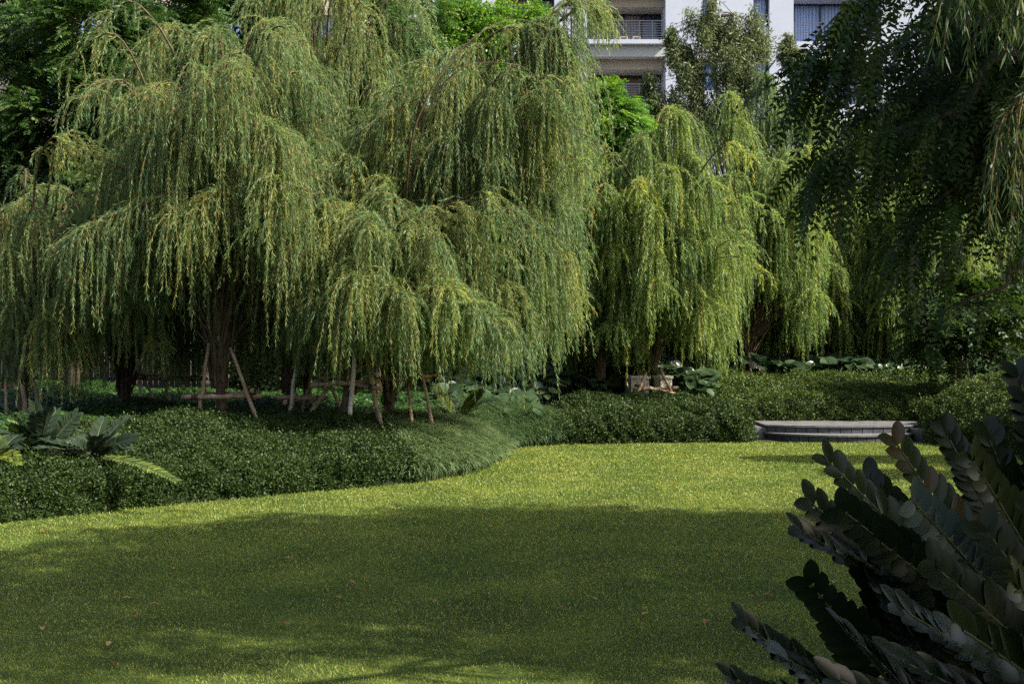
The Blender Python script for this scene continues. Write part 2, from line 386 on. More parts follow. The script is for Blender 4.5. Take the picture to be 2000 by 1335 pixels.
def beige_block():
    Y = 58.; d = Y
    def X(px): return (px-1000)/F*d
    def Z(py): return EYE-(py-667.5)/F*d
    o = A([X(200), Y, 0]); root = thing('apartment_building', tuple(o), 'beige building glimpsed through the dark trees at far left', 'building')
    wl = MB(); wl.box(X(-260), X(700), Y+.4, Y+12, 0, Z(-160))
    wl.box(X(40), X(56), Y, Y+.398, 0, Z(-160)); wl.box(X(300), X(330), Y, Y+.398, 0, Z(-160)); wl.build('wall', M['beige'], root, o)
    for i, px in enumerate((-60, 66, 150, 240, 350, 440, 530, 620)):
        for j in range(5):
            z1 = Z(26)-j*3.3; z0 = z1-1.5
            f = MB(); xa, xb = X(px), X(px+34)
            f.box(xa, xb, Y+.34, Y+.398, z0, z0+.07); f.box(xa, xb, Y+.34, Y+.398, z1-.07, z1)
            for x in (xa, (xa+xb)/2-.03, xb-.06): f.box(x, x+.06, Y+.341, Y+.398, z0+.071, z1-.071)
            fo = f.build('window', M['frame'], root, o)
            g = MB(); g.box(xa+.061, xb-.061, Y+.38, Y+.397, z0+.072, z1-.072); g.build('pane', M['curtain_blue'], fo, o)
beige_block()
def fence():
    y = 25.; x0, x1 = -14., -6.2
    z0 = gz(-10, y)-.02
    root = thing('slat_fence', ((x0+x1)/2, y, z0), 'tall black vertical slat fence behind the shaded willows on the left', 'fence')
    mb = MB()
    for k in range(int((x1-x0)/.11)):
        x = x0+k*.11-(x0+x1)/2; mb.box(x, x+.085, -.02, .02, 0, 2.9)
    mb.build('slats', M['slat'], root)
    for z in (.25, 1.5, 2.75):
        r = MB(); r.box((x0-x1)/2, (x1-x0)/2, .021, .07, z, z+.06); r.build('rail', M['slat'], root)
fence()

# ------------------------------------------------------------------ weeping willows
def strands(mb, P0, az, th0, lam, L, tone, r, leaf_l=.085, leaf_w=.010, K=26, twigs=True, wind=.0):
    """hanging twigs with leaves: P0 (S,3), az azimuth, th0 start angle over the horizontal, lam bend length, L length"""
    S = len(P0); s = np.linspace(0, 1, K)[None, :]*L[:, None]
    thE = np.radians(-88+r.normal(size=S)*3)[:, None]
    th = thE+(th0[:, None]-thE)*np.exp(-s/lam[:, None])
    ds = (L/(K-1))[:, None]
    sway = .12*np.sin(s*2.3+r.random(S)[:, None]*6.3)
    a = az[:, None]+.25*np.sin(s*1.7+r.random(S)[:, None]*6)
    H = np.cos(th)*ds; dx = H*np.cos(a)+sway*ds*.5+wind*ds; dy = H*np.sin(a)+sway*ds*.3; dz = np.sin(th)*ds
    D = np.stack([dx, dy, dz], -1); D[:, 0] = 0
    Q = P0[:, None]+np.cumsum(D, 1)
    T = unit(np.stack([dx, dy, dz], -1))
    # two leaves a node
    n = S*K; q = np.repeat(Q.reshape(n, 3), 2, 0); t = np.repeat(T.reshape(n, 3), 2, 0)
    side = rdir(2*n, r); side[1::2] = -side[::2]+.5*rdir(n, r); side = unit(side-t*(side*t).sum(1, keepdims=True))
    spread = .30+.55*r.random(2*n)[:, None]
    d = unit(t+side*spread+A([0, 0, -.25]))
    q = q+t*(r.random(2*n)[:, None]-.5)*ds.repeat(K*2, 0).reshape(-1, 1)
    keep = r.random(2*n) < .93
    tn = np.repeat(tone, K*2)+r.normal(size=2*n)*.09
    ll = leaf_l*(.6+.6*r.random(2*n))
    leaves(mb, q[keep], d[keep], ll[keep], leaf_w*(.8+.5*r.random(2*n))[keep], np.clip(tn, 0, 1)[keep], r)
    if twigs:
        sel = np.linspace(0, K-1, 7).astype(int)
        tubes(mb, Q[:, sel], np.broadcast_to(np.linspace(.0048, .0020, 7), (S, 7)), 3, mi=1)

def limb_path(F0, apex, dirv, reach, r, n=22):
    h = apex-F0; up = h[2]
    m1 = F0+A([h[0]*.16, h[1]*.16, up*.38])+r.normal(size=3)*.05
    m2 = F0+A([h[0]*.55, h[1]*.55, up*.80])+r.normal(size=3)*.07
    e = apex+A([dirv[0]*reach, dirv[1]*reach, -.42*reach-.05])
    return catmull([F0, m1, m2, apex, e], n)

WN = [0]
def willow(label, base, env, zbot_px, domes, nfill, seed, yellow_share=.3, m='willow', leaf=(.078, .0088), ns=95, depth_r=1.3, stems=5, limbs=(), group='weeping willows along the back of the lawn'):
    """base (px,py,d); env (x0,x1,top_py); domes: (px,py,ddepth,dirx,diry,reach,hang,strands)"""
    r = np.random.default_rng(seed)
    b = P(*base); d = base[2]; b[2] = gz(b[0], b[1])-.05
    root = thing('weeping_willow', tuple(b), label, 'willow tree', group)
    x0, x1 = (env[0]-1000)/F*d, (env[1]-1000)/F*d; ztop = EYE-(env[2]-667.5)/F*d; zb = EYE-(zbot_px-667.5)/F*d
    cx, hw = (x0+x1)/2, (x1-x0)/2
    specs = []
    for (px, py, dd, ux, uy, reach, hang, n) in domes:
        p = P(px, py, d+dd); specs.append((p, unit(A([ux, uy, 0.])[None])[0], reach, hang, int(n*.8)))
    for k in range(int(nfill*3.4)):
        u = r.uniform(-1, 1)*r.uniform(.8, 1); tz = ztop-(ztop-zb)*(.20*abs(u)**2.5+.20*r.random())
        v = r.uniform(-1, 1)*math.sqrt(max(0, 1-.8*u*u))
        z = tz-(tz-zb-.7)*r.random()
        p = A([cx+u*hw*1.0, b[1]+v*depth_r, z])
        if abs(u) < .5 and v < .5 and (z-zb) < .38*(ztop-zb): continue
        dv = unit(A([u+.35*r.normal(), v+.5*r.normal()-.1, 0])[None])[0]
        specs.append((p, dv, r.uniform(.08, .55), r.choice([.5, .8, 1.1, 1.5, 1.9])*r.uniform(.8, 1.1)*min(1, hw/1.2+.3), int(ns*r.uniform(.12, .38))))
    for k in range(12):
        sg = r.choice([-1, 1]); u = sg*r.uniform(.7, 1.12); z = ztop+r.uniform(-.30, .06)*(ztop-zb) if abs(u) < .95 else zb+(ztop-zb)*r.uniform(.3, .8)
        specs.append((A([cx+u*hw, b[1]+r.uniform(-1, .4)*depth_r, z]), unit(A([sg, -.3+.5*r.normal(), 0.])[None])[0], r.uniform(.3, .7), r.uniform(.4, .95), int(r.uniform(16, 34))))
    tk = MB(); cr = MB()
    # trunk and stems
    fz = b[2]+r.uniform(.55, .9)
    fork = A([b[0]+r.normal()*.05, b[1], fz])
    tubes(tk, catmull([b, (b+fork)/2+r.normal(size=3)*.02, fork, fork+A([.02, 0, .25])], 9)[None], np.linspace(.08, .05, 9)[None], 9)
    paths = []; rads = []
    for i, (p, dv, reach, hang, n) in enumerate(specs):
        f0 = fork+A([r.normal()*.04, r.normal()*.04, r.uniform(-.15, .2)])
        pa = limb_path(f0, p, dv, reach, r); ln = max(.6, p[2]-fz)
        r0 = (.008+.0035*ln) if i >= len(domes) else .012+.0065*ln
        paths.append(pa); rads.append(np.linspace(1, 0, 22)**.8*r0+.004)
        # hanging twigs
        t = np.clip(.62+.38*r.random(n)**.8, 0, .999)*21; ii = t.astype(int); f = (t-ii)[:, None]
        st = pa[ii]*(1-f)+pa[np.minimum(ii+1, 21)]*f
        a0 = math.atan2(dv[1], dv[0]); az = a0+r.normal(size=n)*1.05
        L = hang*(.45+.65*r.random(n)); L = np.minimum(L, np.maximum(.3, st[:, 2]-zb+.15+r.normal(size=n)*.3+.25*r.normal()))
        tone = np.clip(r.normal(.36, .13)+r.normal(size=n)*.10+(r.random(n) < yellow_share*.35)*r.uniform(.2, .5, n), 0, 1)  # a random share of strands takes a yellower tone
        strands(cr, st, az, np.radians(r.uniform(-20, 60, n)), r.uniform(.05, .26, n)+.22*(r.random(n) < .18), L, tone, r, leaf[0], leaf[1], K=max(16, int(23*hang+8)))
    tubes(tk, A(paths), A(rads), 5)
    for (pts, ra, rb) in limbs: tubes(tk, catmull([fork]+[P(*q) for q in pts], 30)[None], np.linspace(ra, rb, 30)[None], 7)
    tk.build('trunk', M['stem'], root, b); cr.build('crown', [M[m], M['twig']], root, b)
    return root

# left group -------------------------------------------------------
willow('shaded weeping willow hanging at the far left edge of the photo', (45, 790, 17.2), (-150, 190, 300), 735,
       [(60, 390, 0, -.3, -1, .5, 1.9, 60), (150, 640, -.6, -.4, -1, .5, .9, 40), (40, 560, -.5, .2, -1, .6, 1.3, 60), (110, 590, -.8, .1, -1, .5, 1.2, 60)], 17, 11, .5)
willow('weeping willow with a low arching bough over the big-leaved plants, left of the tall one', (240, 755, 19.2), (130, 400, 340), 715,
       [(310, 392, -3.4, -.9, -.4, 1.0, 1.3, 170), (225, 440, -3.3, -1, -.3, .5, 1.1, 90), (340, 410, -3.3, .6, -.8, .4, 1.0, 90), (200, 600, -2.4, -.6, -.8, .5, .9, 60),
        (150, 610, -2.5, -.6, -.8, .5, .9, 50), (300, 640, -2.3, .3, -.8, .4, .6, 40)], 34, 12, .35)
willow('tall pale weeping willow with rounded curtains, left of the centre of the left group', (440, 810, 16.9), (250, 600, 60), 690,
       [(420, 215, -.9, -.9, -.4, .75, 1.8, 150), (480, 225, -.9, .8, -.5, .6, 1.8, 140), (330, 250, -.8, -.8, -.5, .4, 1.4, 80),
        (350, 55, 0, -.6, -.5, .45, 1.3, 70), (305, 125, .2, -1, -.2, .5, 1.5, 70), (430, 60, .1, -.2, -.8, .3, 1.6, 90), (520, 45, .1, .5, -.6, .5, 1.4, 110), (560, 110, .0, .8, -.3, .5, 1.3, 90),
        (480, 140, -.4, -.3, -.8, .4, 1.2, 90), (520, 330, -1, .5, -.8, .4, 1.6, 90), (450, 360, -1, -.4, -.8, .5, 1.1, 70)], 46, 13, .3)
willow('slender weeping willow rising out of the frame behind the tall pale one', (600, 800, 19.4), (540, 800, -60), 640,
       [(620, -40, 0, -.4, -1, .5, 1.6, 80), (680, -50, .1, .2, -1, .6, 1.6, 90), (640, 120, -.2, -.2, -1, .5, 1.5, 80), (720, 150, 0, .5, -1, .5, 1.4, 80)], 44, 14, .25)
willow('weeping willow standing behind the pale stake in the middle of the left group', (575, 800, 18.0), (500, 760, 230), 700,
       [(600, 250, -.4, -.3, -1, .5, 1.6, 80), (690, 330, -.6, .3, -1, .5, 1.4, 90), (570, 430, -.7, -.2, -1, .4, 1.3, 60)], 44, 15, .45)
willow('low spreading weeping willow above the log frame in the centre of the photo', (668, 835, 16.9), (600, 960, 330), 704,
       [(720, 505, -.9, -.3, -1, .6, 1.4, 130), (760, 540, -1.1, .4, -1, .6, 1.2, 130), (830, 520, -.9, .5, -1, .7, 1.3, 130), (690, 400, -.3, -.3, -1, .5, 1.4, 90), (800, 420, -.4, .3, -1, .5, 1.4, 100),
        (880, 560, -.9, .7, -1, .6, 1.1, 110), (930, 600, -.8, .8, -.8, .6, .9, 90), (640, 560, -.8, -.6, -1, .4, .9, 60)], 40, 16, .35)
willow('large weeping willow whose long arching limb overhangs to the right toward the white building', (772, 835, 17.8), (760, 1080, 70), 715,
       [(870, 105, -.2, 1, -.3, .5, 1.5, 70), (985, 55, -.3, 1, -.2, .8, 1.3, 110), (1040, 45, -.3, .9, -.3, .45, 2.0, 190), (1070, 95, -.2, .8, -.4, .25, 2.0, 150), (1135, 12, -.1, 1, -.1, .28, .55, 80), (1100, 10, -.2, .6, -.6, .2, 1.0, 80),
        (1040, 200, -.6, .5, -1, .5, 1.6, 140), (960, 180, -.6, 0, -1, .5, 1.6, 120), (900, 250, -.6, -.3, -1, .5, 1.4, 90), (1045, 380, -.5, .6, -.8, .4, 1.5, 130), (1000, 430, -.7, .4, -1, .5, 1.5, 130),
        (1060, 470, -.4, .7, -.6, .3, 1.3, 130), (1045, 540, -.4, .7, -.8, .35, 1.1, 110), (940, 470, -.8, 0, -1, .6, 1.4, 130), (980, 560, -.7, .3, -1, .5, 1.0, 110), (820, 280, -.3, -.4, -1, .5, 1.4, 80)], 54, 17, .25, stems=6, limbs=[([(785, 520, 17.4), (800, 300, 16.4), (828, 205, 16.2), (880, 120, 16.2), (945, 60, 16.3), (1010, 38, 16.6), (1080, 60, 17)], .019, .005), ([(790, 480, 17.2), (830, 235, 16.4), (900, 135, 16.2), (1000, 125, 16.4), (1050, 150, 16.8)], .011, .004)])
# right group ------------------------------------------------------
FL = (.092, .0122)
GR = 'weeping willows along the back of the lawn'
willow('slim weeping willow between the large overhanging one and the many-stemmed one', (1165, 770, 23.6), (1085, 1235, 330), 708,
       [(1120, 375, 0, -.5, -1, .4, 1.7, 110), (1185, 350, 0, .4, -1, .4, 1.7, 110), (1140, 480, -.5, -.3, -1, .5, 1.6, 100), (1205, 500, -.4, .5, -1, .4, 1.5, 100)], 30, 29, .3, 'willow_far', FL, 84, 1.0)
willow('weeping willow just right of the large overhanging one, at the back of the second row', (1135, 745, 26.5), (1020, 1270, 270), 700,
       [(1080, 300, -.3, -.5, -1, .4, 1.8, 90), (1135, 290, -.1, .2, -1, .4, 1.6, 90), (1175, 330, -.2, .6, -1, .4, 1.6, 80), (1120, 350, -.3, -.5, -1, .6, 1.8, 100), (1190, 390, -.4, .3, -1, .6, 1.8, 90), (1100, 500, -.5, -.3, -1, .5, 1.8, 80)], 46, 21, .3, 'willow_far', FL, 90, 1.6)
willow('weeping willow with a many-stemmed base in front of the concrete blocks', (1275, 785, 23.9), (1150, 1400, 310), 700,
       [(1305, 215, 0, .3, -1, .5, 1.9, 120), (1270, 260, -.3, -.5, -1, .6, 1.9, 110), (1330, 300, -.3, .6, -1, .5, 1.7, 100), (1220, 330, -.2, -.8, -.8, .5, 1.7, 90), (1300, 430, -.8, .3, -1, .7, 1.7, 130),
        (1350, 450, -.6, .7, -.8, .5, 1.5, 100), (1340, 570, -1.1, .5, -1, .5, 1.0, 80), (1375, 600, -1.0, .6, -.8, .35, 1.1, 70), (1240, 480, -.8, -.6, -1, .6, 1.5, 90), (1190, 440, -.4, -.9, -.5, .5, 1.6, 100), (1180, 560, -.6, -.8, -.6, .4, 1.0, 90), (1395, 500, -.4, .8, -.6, .3, 1.4, 90)], 46, 22, .3, 'willow_far', FL, 90, 1.7)
willow('weeping willow with a narrow pointed top in the second row', (1455, 770, 26.2), (1320, 1590, 300), 712,
       [(1420, 188, 0, .2, -1, .25, 1.2, 70), (1425, 240, 0, .5, -1, .35, 1.4, 80), (1375, 250, 0, -.6, -1, .4, 1.4, 80), (1460, 300, -.3, .4, -1, .5, 1.7, 110), (1400, 350, -.4, -.4, -1, .6, 1.6, 100), (1490, 390, -.4, .5, -1, .6, 1.8, 110),
        (1430, 470, -.8, 0, -1, .6, 1.6, 110)], 50, 23, .3, 'willow_far', FL, 90, 1.6)
willow('tallest weeping willow of the second row, twin rounded tops against the white block', (1590, 740, 28.0), (1460, 1640, 250), 706,
       [(1500, 150, 0, -.3, -1, .35, 1.5, 90), (1505, 210, 0, .3, -1, .4, 1.9, 100), (1565, 175, .1, .3, -1, .5, 1.3, 110), (1590, 200, .1, .8, -.7, .4, 1.4, 80), (1540, 300, -.3, 0, -1, .5, 1.8, 110), (1600, 330, -.3, .5, -1, .5, 1.8, 110)], 54, 24, .35, 'willow_far', FL, 90, 1.6)
willow('yellow green weeping willow with thin curtains behind the stone steps', (1690, 725, 28.6), (1570, 1810, 300), 706,
       [(1650, 290, 0, -.3, -1, .5, 1.8, 90), (1720, 400, 0, .3, -1, .5, 1.8, 90), (1640, 430, -.4, -.3, -1, .5, 1.9, 90)], 52, 25, .5, 'willow_far', FL, 84, 1.6)
willow('weeping willow left of the dark leaning tree, behind the steps', (1790, 725, 27.4), (1720, 1900, 330), 700,
       [(1760, 360, -.4, .2, -1, .5, 1.8, 100), (1830, 400, -.5, .6, -1, .5, 1.8, 100), (1840, 520, -.8, .4, -1, .5, 1.4, 90), (1790, 420, -.3, -.6, -1, .7, 1.8, 90), (1740, 500, -.5, -.6, -1, .6, 1.7, 80)], 46, 26, .4, 'willow_far', FL, 84, 1.6)
willow('rightmost weeping willow, half hidden behind the dark compound-leaved tree', (1990, 730, 28.5), (1900, 2120, 300), 690,
       [], 26, 27, .6, 'willow_far', FL, 84, 1.8)
willow('rearmost weeping willow filling the gap between the second row trees', (1370, 735, 30.0), (1120, 1620, 300), 700,
       [(1200, 350, 0, -.3, -1, .5, 1.6, 90), (1540, 330, 0, .3, -1, .5, 1.6, 90)], 66, 28, .5, 'willow_far', (.11, .015), 70, 1.6)

# ------------------------------------------------------------------ other trees
def fronds(mb, P0, D, L, npair, ll, lw, tone, r, droop=.5, mi=0, twig_mi=1):
    """pinnate leaves: P0 (S,3) starts, D (S,3) directions"""
    S = len(P0); k = npair; s = (np.arange(k)+.8)/k
    dv = D[:, None]*s[None, :, None]*L[:, None, None]; dv = dv+A([0, 0, -1.])*(droop*s[None, :, None]**2*L[:, None, None]*.6)
    Q = P0[:, None]+dv; T = unit(np.gradient(np.concatenate([P0[:, None], Q], 1), axis=1))[:, 1:]
    up = unit(A([0, 0, 1.])+.45*r.normal(size=(S, 3)))
    B = unit(np.cross(T, up[:, None])); n = S*k
    for sg in (-1, 1):
        d = unit(B*sg+T*.55+A([0, 0, -.22])+.12*r.normal(size=(S, k, 3)))
        pl = ll*(.65+.5*np.sin(np.pi*(s*.85+.1)))[None, :]*(.9+.2*r.random((S, k)))
        N = unit(np.cross(B*sg, T))*sg
        N = unit(N+.35*r.normal(size=(S, k, 3)))
        leaves(mb, Q.reshape(n, 3), d.reshape(n, 3), pl.ravel(), lw*(.85+.3*r.random(n)), np.clip(np.repeat(tone, k)+.06*r.normal(size=n), 0, 1), r, N.reshape(n, 3), mi)
def tree(name, label, base, blobs, lm, style, seed, nleaf=30000, size=(.09, .035), bark='bark', cat='tree', trunk_r=.12, group=None, trunks=1, base_world=None, lean=0):
    """blobs: (center xyz, radius xyz, weight) clusters of foliage carried on limbs"""
    r = np.random.default_rng(seed)
    b = A(base_world if base_world is not None else P(*base), float); b[2] = gz(b[0], b[1])-.05
    root = thing(name, tuple(b), label, cat, group); tk = MB(); cr = MB()
    W_ = A([bl[2] for bl in blobs], float); W_ /= W_.sum()
    zc = min(bl[0][2]-bl[1][2] for bl in blobs)
    top = max(bl[0][2] for bl in blobs)
    ctr = sum(A(bl[0])*w_ for bl, w_ in zip(blobs, W_))
    for q in range(trunks):
        off = A([(q-(trunks-1)/2)*.5, r.normal()*.2, 0]) if trunks > 1 else A([0, 0, 0])
        tp = catmull([b+off, b+off+(A([ctr[0], ctr[1], top])-b-off)*A([.25, .25, .45]), A([ctr[0], ctr[1], top])+off], 14)
        tubes(tk, tp[None], np.linspace(trunk_r, trunk_r*.15, 14)[None], 9)
    lp = []; lr = []
    for (c, rad, _), w_ in zip(blobs, W_):
        c = A(c, float); rad = A(rad, float); n = int(nleaf*w_)
        ncl = max(6, int(14*(rad.prod()**(1/3)+.3)**1.5))
        cl = rdir(ncl, r); cl = c+cl*rad*(r.random((ncl, 1))**.45)*.9
        crad = .36*rad.mean()/max(1, ncl/14)**.28+.12
        tz = min(max(c[2]-rad[2]*1.1, b[2]+1), top); j = int(np.argmin(abs(tp[:, 2]-tz)))
        for q in cl[:14]:
            j = int(np.clip(j+r.integers(-3, 4), 2, 13))
            lp.append(catmull([tp[j], tp[j]*.45+q*.55+A([0, 0, .12]), q], 9)); lr.append(np.linspace(trunk_r*.13, .005, 9))
        m = n//ncl
        if style == 'pinnate':
            m = max(3, m//20); ci = np.repeat(np.arange(ncl), m); o = rdir(len(ci), r); o[:, 2] *= .6
            out = unit(cl[ci]-c)+.9*o+A([0, 0, .25]); L = size[0]*5*(.7+.6*r.random(len(ci)))
            p0 = cl[ci]+o*crad*r.random((len(ci), 1))
            ct = r.normal(size=ncl)*.13
            fronds(cr, p0, unit(out), L, 10, size[0], size[1], np.clip(.4+ct[ci]+.15*r.normal(size=len(ci)), 0, 1), r, .7)
        elif style == 'hang':      # clumps hanging in vertical plumes
            ci = np.repeat(np.arange(ncl), m); g = r.normal(size=(len(ci), 3)); h = r.random(len(ci))
            p0 = cl[ci]+g*A([.16, .16, .10])*crad*2+np.stack([0*h, 0*h, -h*crad*3.2], 1)*(.4+.6*r.random(ncl)[ci])[:, None]
            D = unit(rdir(len(ci), r)*.75+A([0, 0, -.55]))
            leaves(cr, p0, D, size[0]*(.6+.7*r.random(len(ci))), size[1], np.clip(.5+.22*r.normal(size=len(ci)), 0, 1), r)
        else:
            ci = np.repeat(np.arange(ncl), m); g = r.normal(size=(len(ci), 3)); g[:, 2] *= .6
            p0 = cl[ci]+unit(g)*crad*(r.random((len(ci), 1))**.5)*A([1.15, 1.15, .7])
            D = unit(unit(g)+.9*rdir(len(ci), r)+A([0, 0, -.2])); N = unit(A([0, 0, 1.])+.9*rdir(len(ci), r))
            leaves(cr, p0, D, size[0]*(.6+.7*r.random(len(ci))), size[1]*(.7+.5*r.random(len(ci))), np.clip(.45+.1*r.normal(size=ncl)[ci]+.2*r.normal(size=len(ci)), 0, 1), r, N)
    tubes(tk, A(lp), A(lr), 5)
    tk.build('trunk', M[bark], root, b); cr.build('crown', [M[lm], M['twig']], root, b)
    return root
def B(px, py, d, rx, ry, w=1, rz=None):
    """foliage mass given by its outline in the photo; depth as wide as it is"""
    return (tuple(P(px, py, d)), (rx/F*d, (rz or min(rx, ry))/F*d, ry/F*d), w)

tree('locust_tree', 'dark feathery-leaved tree filling the upper left corner', (140, 760, 23.5),
     [B(60, 60, 23, 110, 100, 1.2), B(200, 80, 22.5, 110, 100, 1.2), B(120, 240, 22.5, 140, 110, 1.4), B(240, 230, 22, 80, 110, 1), B(60, 360, 23, 120, 90, 1), B(220, 380, 22, 90, 80, 1), B(330, 40, 23.5, 90, 80, 1), B(150, 500, 24, 150, 80, .8)],
     'upper_leaf', 'pinnate', 31, 150000, (.095, .036), 'bark_dark', trunk_r=.16)
tree('shade_tree', 'dark dense crown at the top edge behind the tall pale willow', (430, 740, 25.5),
     [B(420, -20, 25.5, 140, 90, 1.2), B(540, 10, 26, 90, 90, 1), B(380, 130, 26, 120, 90, 1), B(500, 160, 26, 120, 110, 1), B(300, 300, 26.5, 150, 130, 1), B(420, 430, 27, 200, 130, 1)],
     'upper_leaf', 'simple', 32, 80000, (.11, .05), 'bark_dark', trunk_r=.18)
tree('locust_tree', 'mid green feathery tree showing between the willows at the top centre', (740, 740, 23.8),
     [B(730, 60, 23.5, 70, 90, 1), B(700, 160, 23.5, 80, 80, 1), B(800, 40, 24, 70, 80, 1), B(790, 180, 24, 80, 90, 1), B(760, 320, 24.5, 120, 100, 1), B(650, 420, 25, 140, 120, .8)],
     'mid_leaf', 'pinnate', 33, 70000, (.085, .032), 'bark', trunk_r=.14)
tree('broadleaf_tree', 'yellow green tree behind the long arching willow limb', (950, 745, 26.5),
     [B(890, 50, 26, 60, 60, 1), B(960, 60, 26, 80, 60, 1), B(1020, 50, 26.5, 50, 50, .8), B(930, 170, 26, 90, 80, 1), B(1020, 190, 26.5, 70, 90, 1), B(960, 330, 27, 130, 110, 1), B(900, 480, 27.5, 160, 120, 1)],
     'lime_leaf', 'simple', 34, 60000, (.10, .04), 'bark', trunk_r=.14)
tree('locust_tree', 'bright green rounded tree below the white balcony', (1200, 745, 31),
     [B(1190, 220, 31, 50, 55, 1.1), B(1220, 245, 31, 42, 50, 1), B(1165, 290, 31, 45, 60, 1), B(1215, 320, 31.5, 55, 60, 1), B(1180, 190, 31, 32, 28, .5), B(1150, 380, 32, 70, 70, .8)],
     'lime_leaf', 'pinnate', 35, 70000, (.085, .034), 'bark', trunk_r=.12)
tree('yellowwood_tree', 'olive tree with drooping plumes and thin dark trunks in front of the white block', (1400, 745, 37),
     [B(1400, 30, 37, 70, 42, 1.3), B(1470, 50, 37, 45, 50, 1), B(1440, 110, 37, 65, 45, 1), B(1330, 95, 37, 30, 38, .6), B(1365, 130, 37, 45, 45, .8), B(1450, 180, 37, 50, 50, .9), B(1340, 190, 37, 42, 50, .8), B(1310, 70, 37, 14, 26, .25), B(1390, 230, 37, 50, 45, .6), B(1265, 155, 37, 22, 22, .25), B(1280, 190, 37, 26, 30, .3), B(1480, 250, 37, 60, 60, .7)],
     'pod_leaf', 'hang', 36, 42000, (.15, .034), 'bark_dark', trunk_r=.10, trunks=3)
tree('yellowwood_tree', 'smaller olive tree with upright tuft beside the right balcony', (1545, 745, 38),
     [B(1540, 95, 38, 24, 32, 1), B(1560, 120, 38, 18, 26, .6), B(1555, 180, 38, 40, 45, .8), B(1590, 210, 38, 40, 50, .8), B(1620, 260, 38, 35, 50, .8), B(1570, 330, 38, 50, 60, .8)],
     'pod_leaf', 'hang', 37, 24000, (.15, .034), 'bark_dark', trunk_r=.09)
tree('pine_tree', 'blue grey needled tree in front of the right end of the white block', (1750, 745, 41),
     [B(1745, 215, 41, 45, 30, 1), B(1720, 250, 41, 55, 30, 1), B(1780, 250, 41, 45, 40, 1), B(1750, 320, 41, 80, 50, 1)],
     'blue_leaf', 'simple', 38, 30000, (.16, .02), 'bark_dark', trunk_r=.10)
back = [(1120, 480, 33, 'mid_leaf', 'broad dark tree crown seen low behind the first second-row willow'), (1310, 450, 34, 'mid_leaf', 'broad tree behind the many-stemmed willow'),
        (1500, 470, 34, 'mid_leaf', 'broad tree behind the twin-topped willow'), (1690, 470, 34.5, 'mid_leaf', 'broad tree behind the yellow green willow'), (1880, 400, 34, 'dark_leaf', 'tall dark tree behind the rightmost willow')]
for i, (px, py, d, lm, lab) in enumerate(back):
    tree('broadleaf_tree', lab, (px, 740, d), [B(px-40, py, d, 90, 90), B(px+50, py+20, d, 90, 90), B(px, py+130, d, 120, 90), B(px, py-70, d, 70, 60, .6)],
         lm, 'simple', 40+i, 30000, (.15, .07), 'bark', trunk_r=.13, group='broadleaf trees behind the second row')
backl = [(-60, 520, 27, 'far left broad tree behind the slat fence'), (620, 560, 27, 'broad tree low behind the pale stake'), (830, 560, 27.5, 'broad tree low behind the large overhanging willow')]
for i, (px, py, d, lab) in enumerate(backl):
    tree('broadleaf_tree', lab, (px, 740, d), [B(px-60, py, d, 130, 110), B(px+70, py+10, d, 130, 110), B(px, py-120, d, 120, 90, .8), B(px, py+110, d, 150, 70, .6)],
         'dark_leaf', 'simple', 50+i, 30000, (.13, .06), 'bark_dark', trunk_r=.14, group='broadleaf trees behind the left group')

